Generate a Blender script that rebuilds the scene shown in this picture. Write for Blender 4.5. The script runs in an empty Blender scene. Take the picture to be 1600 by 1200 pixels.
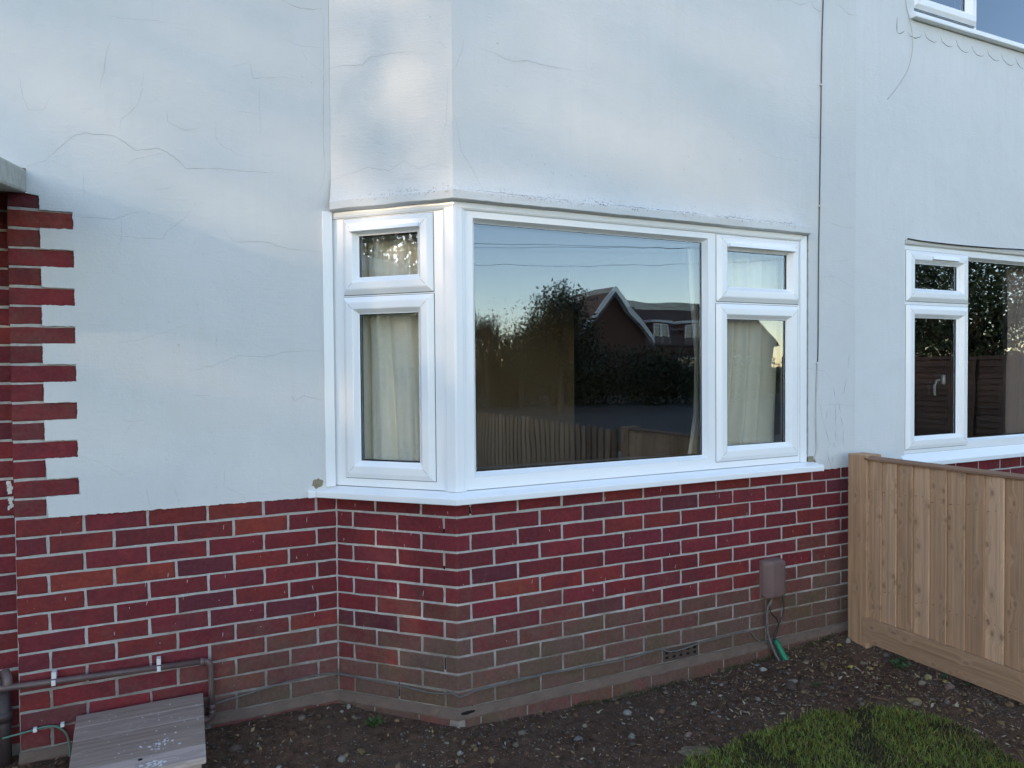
import bpy, math, random
import numpy as np
from mathutils import Vector, Matrix, noise

random.seed(7)
SC = bpy.context.scene
COL = SC.collection
R = math.radians

# ------------------------------------------------------------------ camera
cam = bpy.data.cameras.new("camera")
cam_o = bpy.data.objects.new("camera", cam)
COL.objects.link(cam_o)
SC.camera = cam_o
cam.sensor_fit = 'HORIZONTAL'
cam.sensor_width = 36.0
cam.lens = 1124.24 / 1600 * 36
cam.clip_start = 0.05
cam.clip_end = 3000
_yaw, _pit, _rol = 0.4421, 0.0221, -0.0083
_fw = Vector((math.sin(_yaw) * math.cos(_pit), math.cos(_yaw) * math.cos(_pit), -math.sin(_pit)))
_r = Vector((math.cos(_yaw), -math.sin(_yaw), 0))
_u = _r.cross(_fw)
_R = _r * math.cos(_rol) + _u * math.sin(_rol)
_U = -_r * math.sin(_rol) + _u * math.cos(_rol)
_m = Matrix(((_R.x, _U.x, -_fw.x), (_R.y, _U.y, -_fw.y), (_R.z, _U.z, -_fw.z)))
cam_o.matrix_world = Matrix.Translation((-1.0878, -2.8607, 0.6367)) @ _m.to_4x4()

# ------------------------------------------------------------------ sky, sun, exposure
SUN_EL, SUN_AZ = R(13.6), math.atan2(-0.945, -0.33)
world = bpy.data.worlds.new("World")
SC.world = world
world.use_nodes = True
_nt = world.node_tree
_sky = _nt.nodes.new('ShaderNodeTexSky')
_sky.sky_type = 'NISHITA'
_sky.sun_disc = False
_sky.sun_elevation = SUN_EL
_sky.sun_rotation = SUN_AZ
_sky.air_density = 0.85
_sky.dust_density = 0.1
_sky.ozone_density = 1.3
_bg = _nt.nodes['Background']
_wb = _nt.nodes.new('ShaderNodeMix'); _wb.data_type = 'RGBA'; _wb.blend_type = 'MULTIPLY'   # camera white balance
_wb.inputs[0].default_value = 1.0; _wb.inputs[7].default_value = (1.11, .96, .865, 1)
_nt.links.new(_sky.outputs[0], _wb.inputs[6]); _nt.links.new(_wb.outputs[2], _bg.inputs[0])
_bg.inputs[1].default_value = 0.12
sun = bpy.data.lights.new("sun", 'SUN')
sun.energy = 0.5
sun.angle = R(0.8)
sun.color = (1.0, 0.74, 0.48)
sun_o = bpy.data.objects.new("sun", sun)
COL.objects.link(sun_o)
_sd = Vector((math.sin(SUN_AZ) * math.cos(SUN_EL), math.cos(SUN_AZ) * math.cos(SUN_EL), math.sin(SUN_EL)))
sun_o.rotation_euler = _sd.to_track_quat('Z', 'Y').to_euler()
sun_o.location = (-8, -6, 6)
SC.view_settings.view_transform = 'Standard'
SC.view_settings.look = 'None'
SC.view_settings.gamma = 1.0
SC.view_settings.use_curve_mapping = False
SC.view_settings.exposure = 2.46

# ------------------------------------------------------------------ helpers
def wl(o):
    v = Vector((0, 0, 0))
    while o is not None:
        v += o.location
        o = o.parent
    return v

def tag(o, label=None, cat=None, group=None, kind=None):
    if label: o['label'] = label
    if cat: o['category'] = cat
    if group: o['group'] = group
    if kind: o['kind'] = kind
    return o

def empty(name, loc, label, cat, group=None):
    o = bpy.data.objects.new(name, None)
    o.empty_display_size = 0.1
    o.location = loc
    COL.objects.link(o)
    return tag(o, label, cat, group)

def link(name, me, mat, parent=None, loc=None, rotz=0.0):
    o = bpy.data.objects.new(name, me)
    if mat is not None and not me.materials:
        me.materials.append(mat)
    COL.objects.link(o)
    L = Vector(loc) if loc is not None else Vector((0, 0, 0))
    if parent is not None:
        o.parent = parent
        L = L - wl(parent)
    o.location = L
    o.rotation_euler = (0, 0, rotz)
    return o

class MB:
    def __init__(s):
        s.v = []; s.f = []
    def add(s, vs, fs):
        n = len(s.v)
        s.v += [tuple(v) for v in vs]
        s.f += [tuple(i + n for i in f) for f in fs]
        return s
    def box(s, x0, x1, y0, y1, z0, z1):
        return s.add([(x0,y0,z0),(x1,y0,z0),(x1,y1,z0),(x0,y1,z0),(x0,y0,z1),(x1,y0,z1),(x1,y1,z1),(x0,y1,z1)],
                     [(0,3,2,1),(4,5,6,7),(0,1,5,4),(1,2,6,5),(2,3,7,6),(3,0,4,7)])
    def wbox(s, W, u0, u1, z0, z1, n0, n1):
        return s.add([W(u0,z0,n1),W(u1,z0,n1),W(u1,z0,n0),W(u0,z0,n0),W(u0,z1,n1),W(u1,z1,n1),W(u1,z1,n0),W(u0,z1,n0)],
                     [(0,3,2,1),(4,5,6,7),(0,1,5,4),(1,2,6,5),(2,3,7,6),(3,0,4,7)])
    def tube(s, pts, rad, n=8, cap=True):
        pts = [Vector(p) for p in pts]
        rings = []
        up = Vector((0.13, 0.31, 0.94)).normalized()
        for i, p in enumerate(pts):
            d = (pts[min(i+1, len(pts)-1)] - pts[max(i-1, 0)]).normalized()
            a = d.cross(up)
            if a.length < 1e-3: a = d.cross(Vector((1, 0, 0)))
            a.normalize(); b = d.cross(a).normalized()
            r = rad[i] if isinstance(rad, (list, tuple)) else rad
            rings.append([p + (a*math.cos(2*math.pi*k/n) + b*math.sin(2*math.pi*k/n))*r for k in range(n)])
        base = len(s.v)
        for rg in rings: s.v += [tuple(q) for q in rg]
        for i in range(len(rings)-1):
            for k in range(n):
                a0 = base+i*n+k; a1 = base+i*n+(k+1) % n
                s.f.append((a0, a1, a1+n, a0+n))
        if cap:
            s.f.append(tuple(base+k for k in range(n))[::-1])
            s.f.append(tuple(base+(len(rings)-1)*n+k for k in range(n)))
        return s
    def build(s, name, mat, parent=None, smooth=False, bevel=0, fix=True):
        me = bpy.data.meshes.new(name)
        me.from_pydata(s.v, [], s.f)
        if fix and len(s.f) < 60000:
            import bmesh
            bm = bmesh.new(); bm.from_mesh(me)
            bmesh.ops.recalc_face_normals(bm, faces=bm.faces)
            bm.to_mesh(me); bm.free()
        me.update()
        if smooth:
            me.polygons.foreach_set('use_smooth', [True]*len(me.polygons))
        o = link(name, me, mat, parent)
        if bevel:
            b = o.modifiers.new('bevel', 'BEVEL'); b.width = bevel; b.segments = 2
            b.limit_method = 'ANGLE'; b.angle_limit = R(40)
        return o

def smoothpath(pts, n=6):
    P = [Vector(p) for p in pts]
    out = []
    for i in range(len(P)-1):
        p0 = P[max(i-1, 0)]; p1 = P[i]; p2 = P[i+1]; p3 = P[min(i+2, len(P)-1)]
        for k in range(n):
            t = k/n
            out.append(0.5*((2*p1)+(p2-p0)*t+(2*p0-5*p1+4*p2-p3)*t*t+(3*p1-p0-3*p2+p3)*t**3))
    out.append(P[-1])
    return out

def np_mesh(name, verts, faces_flat, nper, mat, parent=None, colors=None, label=None):
    """verts Nx3, faces_flat int array, nper verts per face (constant)"""
    me = bpy.data.meshes.new(name)
    nf = len(faces_flat)//nper
    me.vertices.add(len(verts)); me.vertices.foreach_set('co', np.asarray(verts, np.float32).ravel())
    me.loops.add(len(faces_flat)); me.loops.foreach_set('vertex_index', np.asarray(faces_flat, np.int32))
    me.polygons.add(nf)
    me.polygons.foreach_set('loop_start', np.arange(0, nf*nper, nper, dtype=np.int32))
    me.polygons.foreach_set('loop_total', np.full(nf, nper, np.int32))
    me.update(calc_edges=True)
    if colors is not None:
        ca = me.color_attributes.new('Col', 'FLOAT_COLOR', 'POINT')
        c = np.ones((len(verts), 4), np.float32); c[:, :3] = colors
        ca.data.foreach_set('color', c.ravel())
    me.validate()
    return link(name, me, mat, parent)

# ------------------------------------------------------------------ materials
class NT:
    def __init__(s, name):
        s.m = bpy.data.materials.new(name); s.m.use_nodes = True
        s.t = s.m.node_tree; s.b = s.t.nodes['Principled BSDF']; s.out = s.t.nodes['Material Output']
        s._tc = None
    def n(s, typ, **kw):
        nd = s.t.nodes.new(typ)
        for k, v in kw.items(): setattr(nd, k, v)
        return nd
    def set(s, sock, v):
        if isinstance(v, bpy.types.NodeSocket): s.t.links.new(v, sock)
        elif isinstance(v, (tuple, list)) and len(v) == 3 and sock.type == 'RGBA': sock.default_value = (*v, 1)
        else: sock.default_value = v
    def tc(s, which='Object'):
        if s._tc is None: s._tc = s.n('ShaderNodeTexCoord')
        return s._tc.outputs[which]
    def pos(s):
        return s.n('ShaderNodeNewGeometry').outputs['Position']
    def mapping(s, v, scale=(1, 1, 1), loc=(0, 0, 0)):
        m = s.n('ShaderNodeMapping'); s.set(m.inputs[0], v)
        m.inputs['Scale'].default_value = scale; s.set(m.inputs['Location'], loc)
        return m.outputs[0]
    def noise(s, v, scale, detail=4, rough=.55, dist=0.0, out=0):
        nd = s.n('ShaderNodeTexNoise'); s.set(nd.inputs['Vector'], v)
        nd.inputs['Scale'].default_value = scale; nd.inputs['Detail'].default_value = detail
        nd.inputs['Roughness'].default_value = rough; nd.inputs['Distortion'].default_value = dist
        return nd.outputs[out]
    def voro(s, v, scale, feature='F1', out='Distance', rnd=1.0):
        nd = s.n('ShaderNodeTexVoronoi', feature=feature); s.set(nd.inputs['Vector'], v)
        nd.inputs['Scale'].default_value = scale; nd.inputs['Randomness'].default_value = rnd
        return nd.outputs[out]
    def mr(s, v, a, b, c=0.0, d=1.0, smooth=False):
        nd = s.n('ShaderNodeMapRange'); s.set(nd.inputs[0], v)
        if smooth: nd.interpolation_type = 'SMOOTHSTEP'
        for i, q in enumerate((a, b, c, d)): s.set(nd.inputs[i+1], q)
        return nd.outputs[0]
    def ma(s, op, a, b=0.0, clamp=False):
        nd = s.n('ShaderNodeMath', operation=op); nd.use_clamp = clamp
        s.set(nd.inputs[0], a); s.set(nd.inputs[1], b)
        return nd.outputs[0]
    def mix(s, f, a, b, mode='MIX'):
        nd = s.n('ShaderNodeMix', data_type='RGBA', blend_type=mode)
        s.set(nd.inputs[0], f); s.set(nd.inputs[6], a); s.set(nd.inputs[7], b)
        return nd.outputs[2]
    def sep(s, v):
        nd = s.n('ShaderNodeSeparateXYZ'); s.set(nd.inputs[0], v); return nd.outputs
    def vadd(s, a, b):
        nd = s.n('ShaderNodeVectorMath', operation='ADD'); s.set(nd.inputs[0], a); s.set(nd.inputs[1], b); return nd.outputs[0]
    def bump(s, h, dist, strength=1.0, prev=None):
        nd = s.n('ShaderNodeBump'); s.set(nd.inputs['Height'], h)
        nd.inputs['Distance'].default_value = dist; nd.inputs['Strength'].default_value = strength
        if prev is not None: s.set(nd.inputs['Normal'], prev)
        return nd.outputs[0]
    def done(s, color=None, rough=None, normal=None, spec=None):
        if color is not None: s.set(s.b.inputs['Base Color'], color)
        if rough is not None: s.set(s.b.inputs['Roughness'], rough)
        if normal is not None: s.set(s.b.inputs['Normal'], normal)
        if spec is not None: s.b.inputs['Specular IOR Level'].default_value = spec
        return s.m

def simple(name, col, rough=.6, var=.15, scale=8, bump=0.0, bscale=60, spec=.3, world=True):
    t = NT(name); v = t.pos() if world else t.tc()
    f = t.noise(v, scale, 5)
    c = t.mix(f, tuple(x*(1-var) for x in col), tuple(min(1, x*(1+var)) for x in col))
    nrm = t.bump(t.noise(v, bscale, 4), bump) if bump else None
    return t.done(c, rough, nrm, spec)

def mat_brick():
    t = NT('brick_red')
    oi = t.n('ShaderNodeObjectInfo')
    cmb = t.n('ShaderNodeCombineXYZ')
    t.set(cmb.inputs[0], t.ma('MULTIPLY', oi.outputs['Random'], 37.0)); t.set(cmb.inputs[1], t.ma('MULTIPLY', oi.outputs['Random'], 11.0))
    v = t.vadd(t.tc(), cmb.outputs[0]); p = t.pos()
    n1 = t.noise(v, 9, 5, .6)
    n2 = t.noise(v, 60, 4, .6)
    c = t.mix(t.mr(n1, .4, .75), oi.outputs['Color'], t.mix(.7, oi.outputs['Color'], (.085, .022, .028)))
    c = t.mix(t.mr(n2, .35, .75, 0, .5), c, t.mix(1.0, c, (.55, .55, .55), 'MULTIPLY'))
    hz = t.noise(t.mapping(v, (3, 1, 26)), 1.0, 4, .6)
    c = t.mix(t.mr(hz, .5, .75, 0, .35), c, t.mix(1.0, c, (1.15, 1.10, 1.08), 'MULTIPLY'))
    n3 = t.noise(v, 16, 6, .7, .6)
    c = t.mix(t.mr(n3, .6, .82, 0, .22), c, (.22, .14, .13))
    # soil splash and algae: amount per brick (alpha), broken up by noise
    d = t.ma('ADD', oi.outputs['Alpha'], t.mr(t.noise(p, 14, 5, .65), .3, .7, -.22, .22))
    dirt = t.mix(t.mr(t.noise(p, 5, 3), .42, .6), (.150, .095, .078), (.125, .098, .064))
    dirt = t.mix(t.mr(n2, .3, .7, 0, .6), dirt, t.mix(1.0, dirt, (.6, .6, .6), 'MULTIPLY'))
    c = t.mix(t.mr(d, .12, .95, 0, .88), t.mix(1.0, c, (1.10, 1.18, 1.2), 'MULTIPLY'), dirt)
    sp = t.voro(v, 130, out='Distance')
    nb = t.bump(n2, .0022, 1, t.bump(t.noise(v, 22, 3), .006, .8))
    pit = t.mr(t.voro(v, 95), .0, .16, 1.0, 0.0)
    pm = t.ma('MULTIPLY', pit, t.mr(t.noise(v, 25, 2), .52, .62))
    c = t.mix(t.ma('MULTIPLY', pm, .7), c, (.05, .015, .015))
    nb = t.bump(t.ma('SUBTRACT', 1.0, pm), .003, 1, nb)
    return t.done(c, t.mr(n2, .3, .7, .6, .85), nb, .2)

def mat_mortar():
    t = NT('mortar'); p = t.pos(); z = t.sep(p)[2]
    n = t.noise(p, 40, 6, .7); n2 = t.noise(p, 7, 4)
    c = t.mix(t.mr(n, .3, .7), (.36, .345, .33), (.55, .53, .505))
    c = t.mix(t.mr(n2, .45, .7, 0, .4), c, (.42, .37, .29))
    d = t.ma('ADD', t.mr(z, -.26, -.76), t.mr(n2, .3, .7, -.35, .25))
    c = t.mix(t.mr(d, .25, 1.0, 0, .85), c, t.mix(n, (.115, .09, .07), (.19, .15, .12)))
    return t.done(c, .9, t.bump(n, .006, 1, t.bump(n2, .006)), .2)

def mat_render(tint=(1, 1, 1), name='painted_render'):
    t = NT(name); p = t.pos(); s3 = t.sep(p); z = s3[2]
    a = tuple(k*x for k, x in zip((.61, .62, .615), tint)); b = tuple(k*x for k, x in zip((.665, .67, .67), tint))
    c = t.mix(t.mr(t.noise(p, 1.1, 4, .6), .35, .65), a, b)
    c = t.mix(t.mr(t.noise(p, 3.0, 6, .7, .8), .55, .8, 0, .35), c, tuple(x*.87 for x in a))
    st = t.noise(t.mapping(p, (9, 9, .7)), 1.6, 4, .6)
    c = t.mix(t.mr(st, .5, .8, 0, .12), c, (.55, .565, .54))
    # speckled algae clinging to the lip above the window
    band = t.ma('MULTIPLY', t.mr(z, 1.358, 1.38), t.mr(z, 1.42, 1.388))
    xs = t.ma('MULTIPLY', t.mr(s3[0], -.45, -.40), t.mr(s3[0], 2.03, 2.0))
    sp = t.mr(t.noise(p, 95, 3, .6), .56, .66)
    big = t.mr(t.noise(p, 5, 3), .38, .58)
    c = t.mix(t.ma('MULTIPLY', t.ma('MULTIPLY', band, xs), t.ma('MULTIPLY', sp, big)), c, (.09, .085, .06))
    spot = t.ma('MULTIPLY', t.mr(t.noise(p, 60, 2), .70, .74), t.mr(t.noise(p, 1.7, 2), .5, .6))
    c = t.mix(t.ma('MULTIPLY', spot, .35), c, (.3, .3, .28))
    # grime that has run down from the ledges, and touched-up paint patches
    run = t.ma('MULTIPLY', t.noise(t.mapping(p, (22, 22, 1.2)), 1.0, 4, .6), t.noise(p, 2.2, 2))
    c = t.mix(t.mr(run, .27, .42, 0, .13), c, tuple(k*x for k, x in zip((.50, .50, .46), tint)))
    pt = t.voro(t.mapping(p, (1, 1, 1.6)), 2.1, out='Color')
    c = t.mix(t.ma('MULTIPLY', t.sep(pt)[0], .10), c, tuple(min(1, k*x) for k, x in zip((.76, .76, .75), tint)))
    br = t.noise(t.mapping(p, (1, 1, 6)), 18, 3, .6)
    nb = t.bump(t.noise(p, 1.6, 3), .012, .8)
    nb = t.bump(t.noise(p, 7, 5, .6), .0050, .9, nb)
    nb = t.bump(br, .0011, .9, nb)
    nb = t.bump(t.noise(p, 120, 4, .6), .0011, .9, nb)
    return t.done(c, .75, nb, .25)

def mat_wood(name, base, knots=True, grain=1.0, dark=.55, rough=.75, axis='z'):
    t = NT(name); oi = t.n('ShaderNodeObjectInfo')
    cmb = t.n('ShaderNodeCombineXYZ')
    for k, q in enumerate((23.0, 7.0, 41.0)): t.set(cmb.inputs[k], t.ma('MULTIPLY', oi.outputs['Random'], q))
    v = t.vadd(t.tc(), cmb.outputs[0])
    if axis != 'z':      # turn the grain along x or y
        q = t.sep(v); sw = t.n('ShaderNodeCombineXYZ')
        for k, c_ in enumerate({'x': (2, 1, 0), 'y': (0, 2, 1)}[axis]): t.set(sw.inputs[k], q[c_])
        v = sw.outputs[0]
    # knots bend the grain
    q = t.sep(v); c2 = t.n('ShaderNodeCombineXYZ'); t.set(c2.inputs[0], q[1]); t.set(c2.inputs[1], q[2])
    vn = t.n('ShaderNodeTexVoronoi', feature='F1', voronoi_dimensions='2D')
    t.set(vn.inputs['Vector'], t.mapping(c2.outputs[0], (14, 8.5, 1))); vn.inputs['Scale'].default_value = 1.0
    kd = t.ma('ADD', vn.outputs['Distance'], t.mr(t.sep(vn.outputs['Color'])[0], .52, .56, 1.0, 0.0))
    kn = t.mr(kd, .0, .55, 1.0, 0.0, True)
    cm2 = t.n('ShaderNodeCombineXYZ'); t.set(cm2.inputs[1], t.ma('MULTIPLY', kn, .022)); t.set(cm2.inputs[0], t.ma('MULTIPLY', kn, .01))
    vv = t.vadd(v, cm2.outputs[0])
    g = t.noise(t.mapping(vv, (60*grain, 60*grain, 1.6)), 1.0, 6, .62, .4)
    g2 = t.noise(t.mapping(vv, (260, 260, 6)), 1.0, 4, .6)
    lo = tuple(x*.66 for x in base); hi = tuple(x*1.18 for x in base)
    c = t.mix(t.mr(g, .32, .68), lo, hi)
    c = t.mix(t.mr(g2, .35, .7, 0, .35), c, tuple(x*.7 for x in base))
    c = t.mix(t.mr(oi.outputs['Random'], 0, 1, 0, 1), c, t.mix(1.0, c, (.62, .57, .52), 'MULTIPLY'))
    if knots:
        c = t.mix(t.mr(kd, .07, .15, .82, 0, True), c, (base[0]*.3, base[1]*.22, base[2]*.18))
        c = t.mix(t.mr(kd, .12, .38, .42, 0, True), c, tuple(x*.62 for x in base))
    c = t.mix(t.mr(t.noise(v, 5, 4), .5, .75, 0, .35), c, tuple(x*.75 for x in base))
    nb = t.bump(g2, .0012, .8, t.bump(g, .002, .6))
    return t.done(c, rough, nb, .25)

def mat_glass(name, base, mul, wob=.0006):
    t = NT(name)
    t.t.nodes.remove(t.b)
    tr = t.n('ShaderNodeBsdfTransparent'); tr.inputs[0].default_value = (.975, .985, .978, 1)
    gl = t.n('ShaderNodeBsdfGlossy'); gl.inputs['Roughness'].default_value = 0.0
    gl.inputs[0].default_value = (.80, .90, 1, 1)
    fr = t.n('ShaderNodeFresnel'); fr.inputs[0].default_value = 1.52
    nb = t.bump(t.noise(t.pos(), 1.7, 2), wob*10, 1.0)
    t.set(gl.inputs['Normal'], nb)
    mx = t.n('ShaderNodeMixShader')
    t.set(mx.inputs[0], t.ma('ADD', t.ma('MULTIPLY', fr.outputs[0], mul), base, clamp=True))
    t.t.links.new(tr.outputs[0], mx.inputs[1]); t.t.links.new(gl.outputs[0], mx.inputs[2])
    t.t.links.new(mx.outputs[0], t.out.inputs[0])
    return t.m

def mat_vcol(name, rough=.8, bump=0.0, bs=200, spec=.2, transl=0.0):
    t = NT(name)
    a = t.n('ShaderNodeVertexColor'); a.layer_name = 'Col'
    c = t.mix(t.mr(t.noise(t.pos(), bs*.4, 3), .3, .7, 0, .35), a.outputs[0], t.mix(1.0, a.outputs[0], (.6, .6, .6), 'MULTIPLY'))
    m = t.done(c, rough, t.bump(t.noise(t.pos(), bs, 3), bump) if bump else None, spec)
    return m

M = dict(
    brick=mat_brick(), mortar=mat_mortar(), render=mat_render(),
    render2=mat_render((1.05, 1.055, 1.06), 'neighbour_render'),
    upvc=simple('white_upvc', (.87, .88, .89), .22, .015, 2, spec=.5),
    upvc_in=simple('off_white_trim', (.62, .60, .56), .5, .05, 3),
    seal_and_gap_shade=simple('black_gasket_and_gap_shade', (.012, .012, .012), .5, .1),  # glazing seals, and the painted shadow line round each sash
    glass=mat_glass('window_glass', .145, 1.0, .00012), glass2=mat_glass('inner_glass', .045, .3, .00012),
    mortar2=simple('soiled_mortar', (.145, .102, .080), .95, .35, 14, .004, 50),
    picket=mat_wood('old_picket', (.42, .28, .19), False),
    darkpipe=simple('dark_pipe', (.045, .03, .03), .5, .3, 30, .0006, 120, .4),
    mortar3=simple('plinth_joint', (.26, .22, .185), .95, .3, 20, .003, 60),
    curtain=simple('cream_curtain', (.96, .89, .77), .9, .06, 30, .0006, 500, .1),
    pinkcurtain=simple('pink_curtain', (.45, .34, .30), .9, .06, 30, .0006, 500, .1),
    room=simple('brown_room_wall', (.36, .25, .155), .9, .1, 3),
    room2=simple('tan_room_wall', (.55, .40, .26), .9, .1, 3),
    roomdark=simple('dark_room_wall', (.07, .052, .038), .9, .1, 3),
    fence=mat_wood('larch_board', (.76, .495, .31)),
    rail=mat_wood('larch_rail', (.66, .43, .275), axis='y'),
    fencecap=mat_wood('reddish_capping', (.36, .215, .14), False, axis='y'),
    lap=mat_wood('brown_lap_board', (.15, .095, .07), False, axis='y'),
    plank=mat_wood('grey_weathered_plank', (.50, .40, .35), False, 1.0, .5, .85, axis='x'),
    crack=simple('crack_shadow', (.17, .18, .17), .95, .3, 20),
    crackd=simple('deep_crack', (.055, .05, .045), .95, .3, 20),
    void=simple('open_joint', (.012, .01, .01), 1, .1),
    paint=simple('white_paint_splash', (.68, .67, .66), .7, .1, 30),
    pipe=simple('brown_painted_pipe', (.13, .085, .08), .38, .35, 30, .0006, 120, .5),
    box=simple('brown_plastic', (.15, .098, .092), .55, .2, 25, .0012, 60, .4),
    green=simple('green_plastic', (.012, .20, .105), .45, .15, 30, spec=.4),
    greencable=simple('pale_green_cable', (.10, .19, .14), .5, .2, 30),
    blackcable=simple('black_cable', (.02, .018, .018), .5, .2, 30, spec=.4),
    greycable=simple('grey_cable', (.13, .12, .11), .6, .3, 30),
    cream=simple('cream_painted_cable', (.50, .49, .46), .7, .2, 30),
    concrete=simple('concrete', (.40, .41, .38), .9, .35, 14, .012, 30),
    asphalt=simple('asphalt', (.055, .052, .05), .9, .2, 6, .004, 90),
    pave=simple('paving_concrete', (.22, .21, .19), .9, .2, 4, .003, 60),
    kerb=simple('kerb_stone', (.30, .29, .27), .9, .2, 4, .003, 60),
    stone=mat_vcol('stone', .75, .0015, 260, .3),
    leafcol=mat_vcol('leaf', .55, 0, 40, .35),
    lichen=simple('moss', (.035, .06, .015), .95, .4, 30),
    bark=simple('bark', (.09, .07, .05), .9, .3, 10, .01, 20),
    roof=simple('brown_roof_tile', (.10, .065, .055), .85, .3, 3, .02, 12),
    farbrick=simple('far_brick', (.20, .085, .06), .9, .2, 3),
    white=simple('white_paint', (.75, .75, .73), .6, .05, 3),
    far_glass=simple('far_window_glass', (.05, .06, .08), .08, .1, 3, spec=.8),
    metal=simple('galvanised_metal', (.35, .35, .36), .45, .2, 8, spec=.6),
    door=simple('dark_door_paint', (.03, .05, .035), .4, .1, 5),
)

# ------------------------------------------------------------------ wall frames
S = math.sqrt(.5)
D = 0.423                     # how far the bay stands out from the main wall
T8 = math.tan(math.pi/8)
BASE = -0.93
def WF(u, z, n): return (u, -n, z)                       # bay front and neighbour: y = 0
def WS(t, z, n): return (-t*S - n*S, t*S - n*S, z)       # splayed side: t from the corner inwards
def WL(u, z, n): return (u, D - n, z)                    # main wall left of the bay

house = empty('house', (0.4, 0.3, BASE), 'white rendered house with red brick base and splayed bay window, left of timber fence', 'house')
nhouse = empty('neighbouring_house', (3.8, 0.3, BASE), 'adjoining white rendered house on the right, partly behind the timber fence', 'house')

# ------------------------------------------------------------------ ground
NEAR = ([-2.6, -1.7, -1, -.42, 0, .43, .92, 1.36, 1.74, 2.36, 3],
        [-.87, -.868, -.872, -.878, -.897, -.919, -.936, -.928, -.914, -.868, -.86])
def wall_dist(x, y):
    if x < -D: w = D
    elif x < 0: w = -x
    else: w = 0.0
    return w - y
def ground_z(x, y):
    d = max(0.0, wall_dist(x, y))
    s = min(1.0, d/.55); s = s*s*(3-2*s)
    z = float(np.interp(x, *NEAR))*(1-s) + (-.925)*s
    z += (noise.noise((x*3.1, y*3.1, 1.7)))*.012*min(1, d/.12+.3)
    z += (noise.noise((x*13, y*13, 4.2)))*.006*min(1, d/.1+.3)
    z += abs(noise.noise((x*38, y*38, 9.2)))*.009+max(0, noise.noise((x*21, y*21, 2.2))-.15)*.022*min(1, d/.06)
    return z
LAWN = [(.40,-.72),(.69,-.606),(.93,-.591),(1.122,-.571),(1.4,-.554),(1.589,-.562),(1.817,-.647),(1.932,-.752),(1.945,-.918),(1.91,-1.073),(1.88,-1.22),(1.86,-1.5),(1.9,-2.2),(-.3,-2.2),(-.1,-1.3)]
def in_poly(x, y, P):
    c = False; j = len(P)-1
    for i in range(len(P)):
        if (P[i][1] > y) != (P[j][1] > y) and x < (P[j][0]-P[i][0])*(y-P[i][1])/(P[j][1]-P[i][1])+P[i][0]: c = not c
        j = i
    return c
def lawn_w(x, y):
    xx = x+.05*noise.noise((x*7, y*7, 3)); yy = y+.05*noise.noise((x*7, y*7, 8))
    return in_poly(xx, yy, LAWN)

def soil_material():
    t = NT('soil'); p = t.pos()
    n = t.noise(p, 28, 8, .7); n2 = t.noise(p, 3.5, 4); n3 = t.noise(p, 160, 5, .7)
    c = t.mix(t.mr(n, .3, .7), (.045, .025, .0165), (.165, .097, .064))
    c = t.mix(t.mr(n2, .45, .7, 0, .55), c, (.13, .088, .062))
    c = t.mix(t.mr(n3, .58, .72, 0, .6), c, (.15, .115, .09))
    vc = t.n('ShaderNodeVertexColor'); vc.layer_name = 'Col'
    g = t.mix(n, (.014, .020, .006), (.035, .04, .014))
    w = t.sep(vc.outputs[0])[0]
    c = t.mix(t.ma('MULTIPLY', w, .8), c, g)
    return t.done(c, .95, t.bump(n3, .006, 1, t.bump(n, .014)), .15)
M['soil'] = soil_material()

X0g, X1g, Y0g, Y1g, st = -2.6, 2.75, -2.3, .62, .018
nx = int((X1g-X0g)/st)+1; ny = int((Y1g-Y0g)/st)+1
gv = np.zeros((nx*ny, 3), np.float32); gc = np.zeros((nx*ny, 3), np.float32)
k = 0
for j in range(ny):
    y = Y0g+j*st
    for i in range(nx):
        x = X0g+i*st
        gv[k] = (x, y, ground_z(x, y) if -1.6 < y else -.925); gc[k] = (1.0 if (y < -.5 and lawn_w(x, y)) else 0.0,)*3
        k += 1
ii = np.arange(nx-1); jj = np.arange(ny-1)
I, J = np.meshgrid(ii, jj)
a = (J*nx+I).ravel()
gf = np.stack([a, a+1, a+1+nx, a+nx], 1).ravel()
go = np_mesh('soil_ground', gv, gf, 4, M['soil'], None, gc)
tag(go, kind='structure')
go.data.polygons.foreach_set('use_smooth', [True]*len(go.data.polygons))

M['lawnfar'] = simple('lawn_turf', (.045, .075, .02), .95, .4, 6, .02, 40)
def flat(name, x0, x1, y0, y1, z, mat):
    b = MB(); b.add([(x0,y0,z),(x1,y0,z),(x1,y1,z),(x0,y1,z)], [(0,1,2,3)])
    return tag(b.build(name, mat, fix=False), kind='structure')
flat('terrain', -900, 900, -900, 900, -1.15, M['lawnfar'])
flat('front_lawn', -14, 14, -7.2, .6, -.985, M['lawnfar'])
b = MB(); b.box(-60, 60, -9.2, -7.2, -1.15, -.97); tag(b.build('pavement', M['pave']), kind='structure')
b = MB(); b.box(-60, 60, -9.35, -9.203, -1.15, -.965); tag(b.build('kerb', M['kerb']), kind='structure')
flat('road', -80, 80, -29, -9.35, -1.08, M['asphalt'])
b = MB(); b.box(-80, 80, -30.5, -29, -1.15, -.96); tag(b.build('pavement', M['pave']), kind='structure')

# ------------------------------------------------------------------ bricks
REDS = [(.185,.027,.027),(.172,.026,.028),(.158,.026,.030),(.178,.026,.029),(.145,.024,.03),(.14,.028,.032),(.185,.031,.025),(.155,.026,.026),(.12,.028,.034)]
def pick_col(rng):
    r = rng.random()
    if r < .025: c = (.24, .044, .028)
    elif r < .90: c = REDS[rng.choice([0,1,2,3,6,7])]
    else: c = REDS[rng.choice([4,5,8])]
    k = rng.uniform(.9, 1.1)
    return (c[0]*k, c[1]*k*.88, c[2]*k)

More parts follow.
